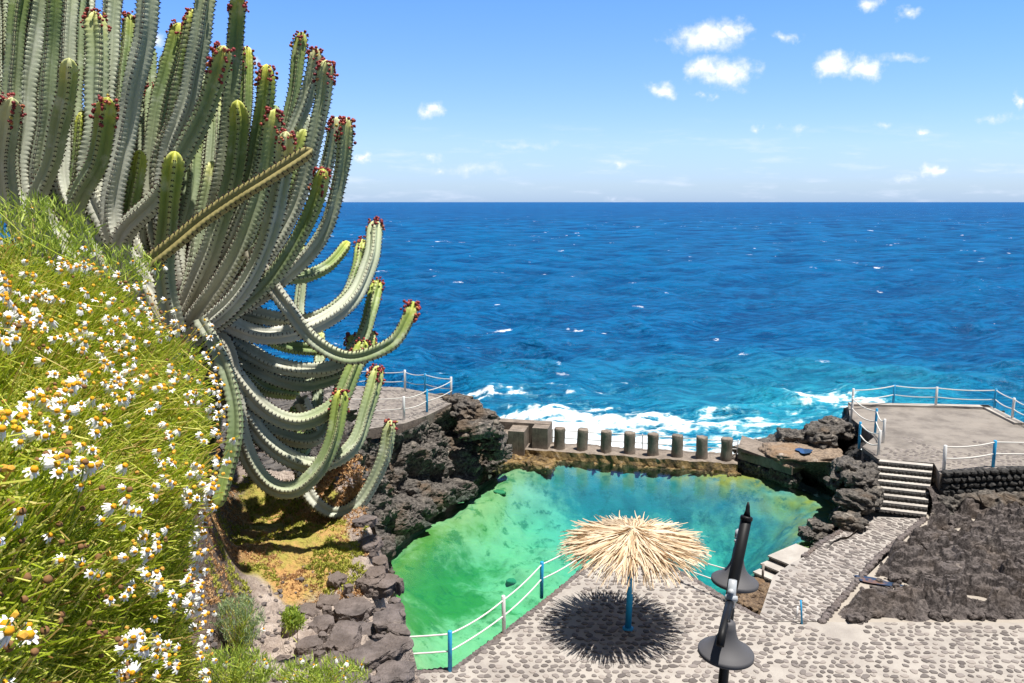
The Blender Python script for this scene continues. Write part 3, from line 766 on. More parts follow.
for k in range(30):
    q = a0[:2] + dv * rng.uniform(s545, L) + nv * -.1
    rock(mb, (q[0], q[1], -.56), (rng.uniform(.2, .5), .10, .14), 3, .35)
mb.build('algae_shelf', M['algae'], sw, loc=SWL, smooth=True)
# right hand thick slab
mb = MB(); c = P(768, 458, .1)
q0 = P(741, 466, -.1)
sr = s_at(740, 466, -.2)
V = []
ptsb = [P(738, 450, .2), P(792, 466, .2), P(812, 458, .2), P(742, 438, .2)]
n4 = [(q[0], q[1]) for q in ptsb]
top_z = (.30, .18, .18, .30)
V = [(q[0], q[1], z_) for q, z_ in zip(n4, top_z)] + [(q[0], q[1], -.12) for q in n4]
mb.add(V, [(0, 1, 2, 3), (0, 4, 5, 1), (1, 5, 6, 2), (2, 6, 7, 3), (3, 7, 4, 0)])
o = mb.build('concrete_slab', M['concrete'], loc=(c[0], c[1], 0)); tag(o, 'thick weathered concrete slab lying at the right end of the pool wall', 'slab')
mb = MB()
for k in range(16):
    t_ = k / 15; q = np.array(n4[0]) * (1 - t_) + np.array(n4[1]) * t_
    rock(mb, (q[0] + .1, q[1] + .30, -.40), (.55, .55, .56), 4, .4)
struct(mb.build('rock_shore', M['basalt']))

pill = [(562, 443, 422), (583.6, 446, 425), (607, 448, 427), (630, 450.5, 428), (653, 453, 431), (677, 455, 432), (701.5, 458, 434), (726, 460, 436)]
ords = ['first', 'second', 'third', 'fourth', 'fifth', 'sixth', 'seventh', 'eighth']
desc = ['beside the high end block', 'with an orange algae foot', 'with a dark streaked front', 'near the middle of the row', 'right of the middle of the row', 'with a rough pitted face', 'one short of the end of the row', 'nearest the thick slab']
PB = []
for i, (px, yb, yt) in enumerate(pill):
    s_ = s_at(px, yb, LZ); c = a0[:2] + dv * s_ + nv * .45; PB.append(c)
    mb = MB(); r = .205; h = .80; seg = 20; rings = 9
    V = []
    prof = [(r * 1.06, -.02), (r * 1.03, .1), (r, .25), (r, .45), (r, .65), (r, h - .03), (r * .94, h), (r * .5, h + .012), (.001, h + .015)]
    for rr, zz in prof:
        for j in range(seg):
            t_ = 2 * math.pi * j / seg; V.append((rr * math.cos(t_), rr * math.sin(t_), zz))
    V = np.array(V); V[:, :2] *= (1 + .10 * fbm(V * 5 + i * 7, 3))[:, None]; V[:, 2] += .03 * fbm(V * 4 + i * 3, 2) * (V[:, 2] > .3)
    V[:, 0] += V[:, 2] * rng.normal() * .02
    mb.addq(V, [(k * seg + j, k * seg + (j + 1) % seg, (k + 1) * seg + (j + 1) % seg, (k + 1) * seg + j) for k in range(len(prof) - 1) for j in range(seg)])
    o = mb.build('concrete_pillar', M['concrete'], smooth=True); o.location = (c[0], c[1], LZ)
    tag(o, f'weathered round concrete pillar on the sea wall, {ords[i]} from the left, {desc[i]}', 'pillar', 'round concrete pillars along the sea wall')

# ================================================================= fences
def rope_pts(a, b, sag, n=10):
    t_ = np.linspace(0, 1, n)[:, None]; q = a * (1 - t_) + b * t_; q[:, 2] -= sag * 4 * (t_ * (1 - t_))[:, 0]; return q
def fence(label, posts, height=.85, heights=(.78, .42), sag=.05, r=.042, cat='fence', tail=None, head=None, rr=.014, name='rope_fence'):
    """posts: list of (xyz base, 'b'/'w')"""
    base = np.asarray(posts[0][0], float); f_ = thing(name, label, cat, base)
    for q, c_ in posts:
        m_ = MB(); q = np.asarray(q, float); hh = height * rng.uniform(.96, 1.04); l = rng.normal(size=2) * .012
        m_.tube([q + (0, 0, -.05), q + (l[0] * .5, l[1] * .5, hh * .5), q + (l[0], l[1], hh - .012), q + (l[0], l[1], hh)], [r, r, r, r * .75], 12)
        o = m_.build('post', M['blue_paint' if c_ == 'b' else 'white_paint'], f_, True, loc=base); o['label'] = 'blue painted post' if c_ == 'b' else 'white painted post'
    chain = [np.asarray(q, float) for q, _ in posts]
    if head is not None: chain = [np.asarray(head, float)] + chain
    if tail is not None: chain = chain + [np.asarray(tail, float)]
    for hz_ in heights:
        m_ = MB()
        pts = np.concatenate([rope_pts(chain[i] + (0, 0, hz_), chain[i + 1] + (0, 0, hz_), sag * rng.uniform(.7, 1.4)) for i in range(len(chain) - 1)])
        keep = [0] + [i for i in range(1, len(pts)) if np.linalg.norm(pts[i] - pts[i - 1]) > 1e-4]
        m_.tube(pts[keep], rr, 6); m_.build('rope', M['rope'], f_, True, loc=base)
    return f_
G = lambda px, py, z=0: P(px, py, z)
fence('rope fence on the cobbled terrace edge, left of the thatched parasol', [(G(450, 671), 'b'), (G(504, 634), 'w'), (G(541.5, 596), 'b'), (G(584, 570), 'w')],
      height=.86, tail=(2.75, 19.1, 0), head=(-3.2, 14.15, 0), sag=.05, rr=.017)
fence('short rope fence between the parasol and the black lamp on the terrace corner', [(np.array((3.05, 19.12, 0)), 'w'), (G(733, 603), 'w')], height=.84, sag=.10)
fence('rope fence with one blue post on the walkway by the left rock', [(P(335, 421, WZ), 'w'), (P(404, 421, WZ), 'w'), (P(427, 413, WZ), 'b')], height=.85, tail=P(452, 402, WZ), sag=.05)
fence('white rope fence on the seaward edge of the left walkway', [(P(331, 393, WZ), 'w'), (P(347, 391, WZ), 'b'), (P(368, 391, WZ), 'w'), (P(405, 392, WZ), 'w'), (P(425, 395, WZ), 'b'), (P(451, 400, WZ), 'w')], height=.85, head=P(250, 398, WZ))
# cables behind the pillars
wfn = [np.array((*(a0[:2] + dv * s_ + nv * .95), LZ)) for s_ in np.linspace(s545 + .05, L, 9)]
fence('thin rope rail strung behind the row of concrete pillars', [(wfn[0], 'w'), (wfn[4], 'w'), (wfn[8], 'w')], height=.62, heights=(.56, .26), r=.02, rr=.018, sag=.01)

# ================================================================= right platform
PZ = 1.1
pf = [P(848, 404, PZ), P(988, 407, PZ), P(1024, 425, PZ), np.array((24, 26.8, PZ)), np.array((30, 22.5, PZ)), P(1024, 470, PZ), P(940, 474, PZ), P(934, 463, PZ), P(878, 459, PZ), P(862, 447, PZ), P(874, 437, PZ), P(850, 417, PZ)]
pf2 = [tuple(q[:2]) for q in pf]
mb = MB(); slab(mb, pf2, PZ, .5)
cobbles(mb, pf2, PZ, .17, .05, .07, (11, 22), (22, 31.5), m=2, h=.012, keep=lambda x, y: (y - 23) * .6 + pn(np.stack([x, y, 0 * x], 1)) * 1.5 < 1.2)
struct(mb.build('terrace', [M['cement'], M['concrete'], M['cobble']]))
# white kerb on the seaward edge
mb = MB()
for a_, b_ in ((pf[0], pf[1]), (pf[1], pf[2])):
    d_ = (b_ - a_)[:2]; l_ = np.linalg.norm(d_); c = (a_ + b_)[:2] / 2
    off = np.array((-d_[1], d_[0])) / l_ * -.16
    mb.box((c[0] + off[0], c[1] + off[1], PZ + .03), (l_, .34, .10), math.atan2(d_[1], d_[0]) + (0.002 if a_ is pf[0] else 0))
struct(mb.build('kerb', M['kerb_white']))
fence('white rope fence with blue posts along the seaward edge of the right terrace', [(P(852, 410, PZ), 'w'), (P(893, 405, PZ), 'b'), (P(935.5, 407.5, PZ), 'w'), (P(994, 410, PZ), 'b'), (P(1012, 420, PZ), 'w'), (P(1030, 428, PZ), 'w')],
      height=.84, tail=(24, 27, PZ), r=.045, rr=.02)
fence('sagging rope fence of four posts beside the top of the stone stairs', [(P(851, 419, PZ), 'w'), (P(875, 433, PZ), 'b'), (P(883, 443, PZ), 'w')], height=.86, sag=.12, rr=.02)
fence('rope fence with a blue post on the landing left of the stairs', [(P(859, 447, PZ - .1), 'b'), (P(878, 457, PZ - .05), 'w')], height=.86, sag=.12, rr=.02)
fence('rope fence with a thick blue post above the dark stone wall', [(P(943.5, 472, PZ), 'w'), (P(993, 467, PZ), 'b')], height=.84, tail=(22, 23.2, PZ), r=.048, rr=.02)
# dark stone retaining wall
wb = thing('stone_wall', 'dark dry-laid lava stone wall holding up the right terrace', 'wall', (14, 22.9, 0))
mb = MB()
l0 = P(936, 474, PZ)[:2]; l1 = np.array((30, 22.4)); 
ln = resample([l0, P(1024, 470, PZ)[:2], l1], 90)
z = -.05; row = 0
while z < PZ - .06:
    h_ = rng.uniform(.14, .2); x_ = 0.0
    t_ = rng.uniform(0, .2)
    L_ = np.linalg.norm(l1 - l0)
    while t_ < L_:
        w_ = rng.uniform(.16, .34); q = ln[min(89, int((t_ + w_ / 2) / L_ * 89))] 
        d_ = (P(1024, 470, PZ)[:2] - l0); d_ /= np.linalg.norm(d_); q = l0 + d_ * (t_ + w_ / 2)
        rock(mb, (q[0], q[1] - .02 - (PZ - z) * .06, z + h_ / 2), (w_ * 1.02, .34, h_ * 1.04), 2, .22, rz=math.atan2(d_[1], d_[0]))
        t_ += w_
    z += h_
mb.build('stonework', M['wall_stone'], wb, loc=(14, 22.9, 0))
# stairs up to the platform
stt = thing('stone_stairs', 'flight of cobbled stairs with dark stone risers up to the right terrace', 'stairs', (11.2, 22.6, 0))
sb0, sb1 = P(867, 512, 0)[:2], P(926, 519, 0)[:2]; st0, st1 = P(880, 459, PZ)[:2], P(933, 464, PZ)[:2]
NS = 8
for k in range(NS):
    m_ = MB(); t0 = k / NS; t1 = (k + 1) / NS; z1 = PZ * (k + 1) / NS - (.004 if k == NS - 1 else 0)
    p0 = sb0 * (1 - t0) + st0 * t0; p1 = sb1 * (1 - t0) + st1 * t0; p2 = sb1 * (1 - t1) + st1 * t1; p3 = sb0 * (1 - t1) + st0 * t1
    e = (p3 - p0) * .03
    V = [(*q, zz) for zz in (-.3, z1 - .012) for q in (p0 + e, p1 + e, p2, p3)]
    m_.add(V, [(0, 1, 5, 4), (1, 2, 6, 5), (3, 0, 4, 7)], 1)
    V = [(*q, zz) for zz in (z1 - .035, z1) for q in (p0 - e * .3, p1 - e * .3, p2, p3)]
    m_.add(V, [(0, 1, 5, 4), (1, 2, 6, 5), (2, 3, 7, 6), (3, 0, 4, 7), (4, 5, 6, 7)], 0)
    nst = 13
    for j in range(nst):
        q = p0 + (p1 - p0) * ((j + .5) / nst) + e * .6
        rock(m_, (q[0], q[1], z1 - PZ / NS * .52), (.15 * rng.uniform(.8, 1), .12, PZ / NS * rng.uniform(.68, .8)), 2, .2, mat=2, rz=rng.normal() * .1)
    m_.build('step', [M['kerb_white'], M['concrete'], M['wall_stone']], stt, loc=(11.2, 22.6, 0))
mb = MB()   # rough stone flank left of the stairs
for k in range(46):
    t_ = rng.random(); q = sb0 * (1 - t_) + st0 * t_; s_ = rng.uniform(.3, .6)
    rock(mb, (q[0] - .35 + rng.normal() * .15, q[1] + rng.normal() * .12, PZ * t_ * rng.uniform(.3, 1.0) - .1), (s_ * 1.2, s_, s_ * .8), 3, .35)
for k in range(40):
    t_ = rng.random(); q = sb1 * (1 - t_) + st1 * t_; s_ = rng.uniform(.25, .45)
    rock(mb, (q[0] + .28 + rng.random() * .25, q[1] - .05 + rng.normal() * .08, PZ * t_ * rng.uniform(.5, .95) - .05), (s_, s_, s_ * .8), 3, .35)
for k in range(70):
    q = np.array((rng.uniform(12.4, 24), 22.5 + rng.normal() * .18)); s_ = rng.uniform(.3, .8)
    rock(mb, (q[0], q[1], .15 + rng.random() * .25), (s_ * 1.3, s_, s_ * .8), 3, .4)
struct(mb.build('rock_shore', M['basalt']))
# cliff below the landing
cliff('rock_shore', [P(852, 500, -.2), P(835, 470, -.6), P(838, 446, -1), P(846, 425, -1.2), P(846, 408, -1.3)], [P(879, 462, PZ - .1), P(860, 449, PZ - .1), P(872, 438, PZ - .1), P(850, 419, PZ - .05), P(849, 406, PZ)], 160, 60, .30, M['wall_stone'], 1.6)

# ================================================================= thatched parasol
ps = P(628, 629, 0); PL = tuple(ps)
tp = thing('thatched_parasol', 'round thatched parasol of dry palm leaves on a blue pole', 'parasol', PL)
mb = MB(); lean = np.array((.055, .01, 0)); top = ps + (0, 0, 2.26) + lean
mb.tube([ps + (0, 0, -.02), ps + (0, 0, 1.2) + lean * .5, top], .068, 16); mb.build('pole', M['blue_paint'], tp, True, loc=PL)
mb = MB(); mb.lathe(ps + (0, 0, .0), [(.12, 0), (.12, .03), (.07, .05)], 16); mb.build('base_collar', M['blue_paint'], tp, True, loc=PL)
mb = MB()
for k in range(12):
    a = 2 * math.pi * k / 12; mb.tube([top + (0, 0, -.14), top + (1.4 * math.cos(a), 1.4 * math.sin(a), -.34)], .018, 6)
mb.build('frame', M['concrete_pale'], tp, True, loc=PL)
mb = MB()
def leaf(mb, a, r0, r1, h0, slope, wd, droop, tw):
    n = 6; ca, sa = math.cos(a), math.sin(a); side = np.array((-sa, ca, 0)); V = []
    a2 = rng.normal() * .26; wob = rng.uniform(0, 6.28)
    for k in range(n):
        t_ = k / (n - 1); r_ = r0 + (r1 - r0) * t_; z_ = h0 - slope * (r_) - droop * t_ ** 3 + .012 * math.sin(6 * t_ + wob)
        off = side * (a2 * (r_ - r0) + .015 * math.sin(5 * t_ + wob))
        c = np.array((r_ * ca, r_ * sa, z_)) + off; w_ = wd * (1 - .75 * t_ ** 1.5) * (.5 + .5 * min(1, t_ * 4))
        V += [c - side * w_ + (0, 0, -tw * w_), c + (0, 0, .25 * w_), c + side * w_ + (0, 0, tw * w_)]
    fs = []
    for k in range(n - 1):
        b = k * 3; fs += [(b, b + 3, b + 4, b + 1), (b + 1, b + 4, b + 5, b + 2)]
    mb.add(np.array(V) + top, fs)
for lay, (cnt, r0, r1, h0) in enumerate(((640, .55, 1.52, -.03), (430, .35, 1.25, .01), (380, .12, .95, .035), (360, .0, .62, .06), (140, .0, .32, .085))):
    for k in range(cnt):
        a = 2 * math.pi * k / cnt + rng.normal() * .03
        leaf(mb, a, r0 * rng.uniform(.7, 1.3), r1 * rng.uniform(.90, 1.07), h0 - .10 + rng.normal() * .02, .125 + rng.normal() * .02, rng.uniform(.009, .026), rng.uniform(-.06, .24) * (1.2 if lay == 0 else .7), rng.normal() * .9)
mb.build('thatch', M['thatch'], tp, loc=PL)

# ================================================================= street lamp
LPD = 7.6
lb = Q(723, 700, LPD); lt = Q(747.5, 506, LPD)
lz = Q(735, 590, LPD); ax = (lt - lb); ax /= np.linalg.norm(ax)
foot = lb - ax * (lb[2] / ax[2]) if False else lb + (lb - lt) / (lt[2] - lb[2]) * lb[2]
# keep the pole plumb under the fixture: straight lower shaft standing on the terrace
foot = np.array((lb[0] - .10, lb[1] + .05, 0.0))
LL = tuple(foot)
lamp = thing('street_lamp', 'black leaning lamp post with two dark grey bell shades in front of the terrace', 'street lamp', LL)
pxm = LPD / F
mb = MB(); j = Q(731, 592, LPD); 
mb.tube([foot, Q(723, 683, LPD), Q(727, 640, LPD), j], [.06, .047, .045, .045], 14); mb.build('pole', M['black_metal'], lamp, True, loc=LL)
mb = MB(); mb.tube([foot, foot + (0, 0, .25), foot + (0, 0, .3)], [.11, .10, .06], 16); mb.build('pole_base', M['black_metal'], lamp, True, loc=LL)
mb = MB(); mb.tube([Q(730, 600, LPD - .03), Q(734, 578, LPD), Q(746.3, 519, LPD)], [.046, .054, .052], 16)
mb.tube([Q(746.2, 520, LPD), Q(746.6, 517, LPD), Q(746.8, 516, LPD)], [.058, .058, .05], 16); mb.tube([Q(746.8, 516.5, LPD), Q(747.6, 511, LPD), Q(748, 506, LPD), Q(748.3, 502, LPD)], [.036, .022, .018, .008], 12)
mb.build('upper_mast', M['black_metal'], lamp, True, loc=LL)
mb = MB(); mb.tube([Q(730.5, 607, LPD - .10), Q(731.5, 593, LPD - .10), Q(733, 580, LPD - .10)], [.040, .042, .038], 12, 0)
mb.tube([Q(725.5, 597.5, LPD - .13), Q(737, 599, LPD - .13)], .028, 10, 0)
mb.tube([Q(731, 592, LPD - .2), Q(731, 592, LPD + .1)], .03, 10, 0)
mb.build('clamp', M['silver'], lamp, True, loc=LL)
def bell(cx, cy, depth, r, hgt, tilt):
    c = Q(cx, cy, depth); ax_ = np.array(tilt, float); ax_ /= np.linalg.norm(ax_)
    m_ = MB(); prof = [(r * .97, -.035), (r, -.03), (r, 0), (r * .96, .010), (r * .78, .035), (r * .58, .07), (r * .42, .115), (r * .32, .165), (r * .26, .22), (r * .23, hgt), (r * .14, hgt + .02), (.002, hgt + .025)]
    m_.lathe(c, prof, 40, 0, ax_); m_.lathe(c, [(r * .97, -.033), (r * .75, .02), (r * .4, .12), (.002, .16)], 40, 0, ax_)
    o = m_.build('shade', M['grey_metal'], lamp, True, loc=LL)
    m_ = MB(); m_.lathe(c, [(.002, -.05), (r * .5, -.03), (r * .52, .03)], 24, 0, ax_); q = m_.build('lamp_glass', M['silver'], o, True, loc=LL)
    return c, ax_
cN, aN = bell(726, 651, 7.05, .242, .27, (.05, -.02, 1))
cF, aF = bell(735, 580, 8.2, .238, .34, (.08, .03, 1))
mb = MB(); mb.tube([Q(720, 646, 6.80), Q(722.5, 632, 6.86), Q(727.5, 612, 7.2), Q(729.5, 603, 7.48)], [.034, .036, .040, .040], 14); mb.tube([Q(726, 622, 7.0), cN + aN * .27], .035, 10)
mb.build('arm', M['black_metal'], lamp, True, loc=LL)
mb = MB(); mb.tube([Q(731.5, 578, 8.2), Q(738.5, 533, 8.15)], [.026, .022], 12); mb.tube([Q(733, 572, 8.15), cF + aF * .36], .03, 10); mb.tube([Q(733, 590, 7.65), Q(733, 572, 8.15)], .03, 10)
mb.build('arm', M['black_metal'], lamp, True, loc=LL)
mb = MB(); mb.tube([Q(737.8, 538, 8.14), Q(738.8, 531, 8.14), Q(739, 529, 8.14)], [.036, .036, .015], 12); mb.tube([Q(734.5, 541, 8.1), Q(741, 540, 8.1)], .016, 8); mb.build('arm_cap', M['silver'], lamp, True, loc=LL)

# thin paint-worn stick rail by the ramp foot, and handrail stub
mb = MB(); q = P(802, 624, 0); mb.tube([q, q + (-.06, 0, .55)], .02, 8); o = mb.build('rail_post', M['blue_paint'], smooth=True); tag(o, 'thin pale blue stick post at the foot of the cobbled path', 'post')
mb = MB(); q = P(796, 620, 0); mb.tube([q, q + (.02, 0, .32)], .02, 8); o = mb.build('rail_post', M['white_paint'], smooth=True); tag(o, 'very short white stub post at the foot of the cobbled path', 'post')
mb = MB(); q = P(762.5, 580, -.1); mb.tube([q, q + (0, 0, .42)], .03, 8); o = mb.build('rail_post', M['concrete_pale'], smooth=True); tag(o, 'small rusty grey post beside the steps into the pool', 'post')
mb = MB()
for k in range(24):
    q = P(rng.uniform(738, 768), rng.uniform(585, 612), -.15); s_ = rng.uniform(.2, .42); rock(mb, q, (s_ * 1.2, s_, s_ * .8), 3, .3)
struct(mb.build('rock_shore', mat('brown_rock', lambda t: _basalt(t, (.06, .04, .03), (.26, .18, .11), (.4, .32, .22), .6, (.2, .12, .06)))))
# ================================================================= HILLSIDE the camera looks down from
def hill_h(x, y):
    x = np.asarray(x, float); y = np.asarray(y, float); p3 = np.stack([x, y, 0 * x], 1)
    u = x / np.maximum(y, .3)
    bank = smooth(-u, .36, .47) * smooth(y, 2.3, 3.7)
    h = 6.98 + .10 * (-x) + bank * 1.05 + .16 * fbm(p3 * .9, 3) + .05 * fbm(p3 * 3.2, 4) + .018 * fbm(p3 * 11, 3)
    h += .22 * np.exp(-(((x + .95) / .35) ** 2 + ((y - 5.0) / .5) ** 2))
    return h
edge_px = [(404, 760, 6.62), (402, 700, 6.66), (399, 660, 6.68), (397, 620, 6.7), (391, 590, 6.75), (381, 562, 6.8), (370, 535, 6.85), (364, 512, 6.95), (352, 494, 7.0), (320, 480, 7.05), (250, 468, 7.1), (150, 462, 7.2)]
hedge = [tuple(P(*q)[:2]) for q in edge_px]
hpoly = [(-.45, .5)] + [(-.46, 2.2)] + hedge + [(-9, 6.2), (-14, 5), (-14, -4), (.5, -4), (.9, .4)]
def _hill(t):
    p = geo_pos(t); n = t.noise(p, 2.6, 6, .65); n2 = t.noise(p, 14, 6, .7); n3 = t.noise(p, 5, 5, .65); n4 = t.noise(p, 60, 3, .6)
    at = t.new('ShaderNodeAttribute', attribute_name='c'); s = t.new('ShaderNodeSeparateColor', _0=at.outputs[0])
    soil = t.mix(t.step(n2, .3, .7), (.26, .205, .175), (.50, .42, .36))
    soil = t.mix(t.step(n4, .58, .7), soil, (.46, .38, .30))
    moss = t.mix(t.step(n3, .38, .6), (.52, .30, .12), (.34, .31, .07))
    moss = t.mix(t.step(n2, .55, .75), moss, (.50, .30, .13)); moss = t.mix(t.step(n2, .45, .25), moss, (.10, .07, .02))
    c = t.mix(t.step(t.math('ADD', s.outputs[0], t.math('MULTIPLY_ADD', n, .8, c=-.4)), .4, .6), soil, moss)
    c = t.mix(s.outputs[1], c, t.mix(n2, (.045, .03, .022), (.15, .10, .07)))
    return bsdf(t, c, .95, .1, t.math('ADD', n2, n4), .9, .03)
M['hill'] = mat('hillside', _hill)
def make_hill():
    nx, ny = 460, 460
    gx, gy = np.meshgrid(np.concatenate([np.linspace(-14, -3.2, 40), np.linspace(-3.15, 1.0, nx - 40)]), np.concatenate([np.linspace(-4, 1.2, 30), np.linspace(1.25, 6.4, ny - 30)]))
    x = gx.ravel(); y = gy.ravel(); h = hill_h(x, y)
    ins = inpoly(x, y, hpoly); de = segdist(x, y, hpoly)
    sd = np.where(ins, de, -de); sd = sd + .06 * pn(np.stack([x * 5, y * 5, 0 * x], 1))
    p3 = np.stack([x, y, 0 * x], 1)
    h = h - np.where(sd < .12, (0.12 - sd) * 4.5 * (1 + .8 * pn(p3 * 6)), 0)
    moss = np.exp(-(((x + 1.15) / .75) ** 4 + ((y - 4.75) / 1.0) ** 4)) * 1.15 + .3 * fbm(p3 * 2, 3)
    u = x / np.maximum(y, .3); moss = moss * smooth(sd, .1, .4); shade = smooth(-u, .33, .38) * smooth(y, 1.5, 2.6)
    fa = grid_faces(ny, nx); fa = fa[(sd[fa] > -.32).any(1)]
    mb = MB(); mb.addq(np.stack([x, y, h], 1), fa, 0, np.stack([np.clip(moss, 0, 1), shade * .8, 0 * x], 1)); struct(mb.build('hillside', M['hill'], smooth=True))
    e = np.array([(-.42, .5)] + [(-.40, 2.2)] + hedge + [(-9, 6.3)])
    H = hill_h(e[:, 0], e[:, 1]); top = [(a[0] , a[1], h_ - .25) for a, h_ in zip(e, H)]
    bot = [(a[0] + .05, a[1] * 1.0 + .1, -1.0) for a in e]
    cliff('rock_headland', bot, top, 420, 160, .22, M['basalt'], 1.8)
make_hill()
def on_hill(px, py):
    """ground point of the hillside seen at a picture position"""
    z = 7.1
    for _ in range(12):
        q = P(px, py, z); z = float(hill_h([q[0]], [q[1]])[0])
    return np.array((q[0], q[1], z))

# stones capping the edge
rw = thing('retaining_wall', 'mortared edge of purple-brown lava stones above the pool, at the foot of the slope', 'wall', (-.8, 4.2, 6.8))
stn = [(384, 596, 28, 22), (352, 612, 40, 26), (388, 622, 34, 22), (362, 634, 32, 22), (392, 650, 36, 26), (345, 640, 34, 30), (368, 660, 40, 30), (334, 668, 30, 22), (394, 678, 40, 26), (350, 690, 44, 26), (378, 700, 36, 22), (322, 628, 26, 20), (330, 603, 24, 16), (308, 612, 26, 14), (372, 600, 24, 16), (376, 578, 22, 18), (310, 648, 26, 18), (318, 690, 30, 18), (300, 666, 22, 12), (400, 700, 30, 26),
       (371, 548, 22, 20), (365, 524, 18, 16), (380, 566, 16, 14), (290, 632, 16, 10), (338, 590, 20, 12), (396, 615, 20, 18), (398, 636, 18, 18), (342, 470, 40, 22)]
occ = [(s_[0], s_[1], s_[2] * .5) for s_ in stn]
for k in range(600):
    x_, y_ = rng.uniform(296, 400), rng.uniform(585, 690); w_ = rng.uniform(9, 20)
    if x_ < 330 - (y_ - 600) * .3 or len(stn) > 86: continue
    if all(math.hypot(x_ - o[0], (y_ - o[1]) * 1.3) > (o[2] + w_ * .5) * .80 for o in occ): occ.append((x_, y_, w_ * .5)); stn.append((x_, y_, w_, w_ * .62))
for (px, py, w_, h_) in stn:
    q = on_hill(px, py); d_ = q[1]; s_ = w_ * d_ / F * 1.0; s2 = h_ * d_ / F * 1.65
    mb = MB(); rock(mb, (q[0], q[1], q[2] + .015), (s_ * .94, s2 * .94, .11), 4, .34, rz=rng.normal() * .6, freq=1.1, flat=.15 + .3 * rng.random())
    mb.build('stone', M['stone_dark'], rw, loc=(-.8, 4.2, 6.8))

# moss and low succulents: stuff
def _tuft(t):
    r = island(t); 
    c = t.ramp(r, (0, (.34, .14, .04)), (.3, (.46, .25, .08)), (.5, (.22, .22, .03)), (.75, (.30, .33, .05)), (1, (.12, .12, .03)))
    return bsdf(t, c, .8, .2)
M['tuft'] = mat('moss_tuft', _tuft)
M['tuft_green'] = mat('moss_green', lambda t: bsdf(t, t.ramp(island(t), (0, (.18, .20, .03)), (.5, (.38, .40, .06)), (1, (.54, .50, .12))), .8, .2))
M['tuft_dry'] = mat('moss_dry', lambda t: bsdf(t, t.ramp(island(t), (0, (.34, .17, .07)), (.5, (.56, .33, .15)), (1, (.66, .47, .26))), .8, .2))
def blades(mb, base, n_each, ln, wd, mt=0, up=.6, spread=1.0):
    """many small pointed leaves: base (n,3)"""
    N = len(base) * n_each; b = np.repeat(base, n_each, 0) + rng.normal(size=(N, 3)) * ln * .25
    d = rng.normal(size=(N, 3)) * spread; d[:, 2] = np.abs(d[:, 2]) + up; d /= np.linalg.norm(d, axis=1)[:, None]
    s = np.cross(d, rng.normal(size=(N, 3))); s /= np.linalg.norm(s, axis=1)[:, None]
    l = ln * rng.uniform(.5, 1.3, N)[:, None]; w_ = wd * rng.uniform(.7, 1.3, N)[:, None]
    V = np.stack([b, b + d * l * .5 + s * w_, b + d * l, b + d * l * .5 - s * w_], 1).reshape(-1, 3)
    f = np.arange(N * 4).reshape(N, 4); mb.addq(V, f, mt)
mb = MB(); cnt = 0
px = rng.uniform(205, 368, 5200); py = rng.uniform(476, 606, 5200)
qs = np.array([on_hill(a, b) for a, b in zip(px[::1], py[::1])]) if False else None
def hill_pts(px, py):
    z = np.full(len(px), 7.1); x_ = (px - 512) / F; yd = (py - 341.5) / F
    D_ = np.stack([x_, math.cos(PITCH) - yd * math.sin(PITCH), -math.sin(PITCH) - yd * math.cos(PITCH)], 1)
    for _ in range(12):
        q = CAM + D_ * ((z - 9) / D_[:, 2])[:, None]; z = hill_h(q[:, 0], q[:, 1])
    return np.column_stack([q[:, 0], q[:, 1], z])
q = hill_pts(px, py); nn = fbm(q * (2.2, 2.2, 0), 3); keep = nn > -.22
q = q[keep]; nn2 = pn(q * (3.1, 3.1, 0) + 5); pxk, pyk = px[keep], py[keep]
green = (nn2 + .5 * np.exp(-(((pxk - 300) / 45) ** 2 + ((pyk - 560) / 28) ** 2)) + .25 * np.exp(-(((pxk - 270) / 40) ** 2 + ((pyk - 520) / 22) ** 2)) - .3 * (pxk > 335)) > -.02
blades(mb, q[green], 16, .013, .0022, 0); blades(mb, q[~green], 12, .011, .0022, 1)
o = struct(mb.build('moss', [M['tuft_green'], M['tuft_dry']]), 'stuff'); tag(o, 'orange and olive moss covering the slope under the cactus', 'moss')
# orange cushion behind the lowest cactus arm
mb = MB(); q = hill_pts(rng.uniform(318, 362, 500), rng.uniform(472, 506, 500)); q[:, 2] += .04 + .05 * rng.random(len(q)); blades(mb, q, 22, .016, .0028, 0)
o = struct(mb.build('moss', [M['tuft_dry']]), 'stuff'); tag(o, 'pale orange cushion of moss behind the lowest cactus arm', 'moss')
# litter: small pebbles on bare soil
mb = MB(); q = hill_pts(rng.uniform(205, 395, 420), rng.uniform(585, 700, 420))
for c in q: s_ = rng.uniform(.008, .035); rock(mb, c, (s_ * 1.4, s_, s_ * .7), 1, .2)
o = struct(mb.build('gravel', M['stone_dark']), 'stuff'); tag(o, 'scattered pebbles on the bare soil of the slope', 'gravel')

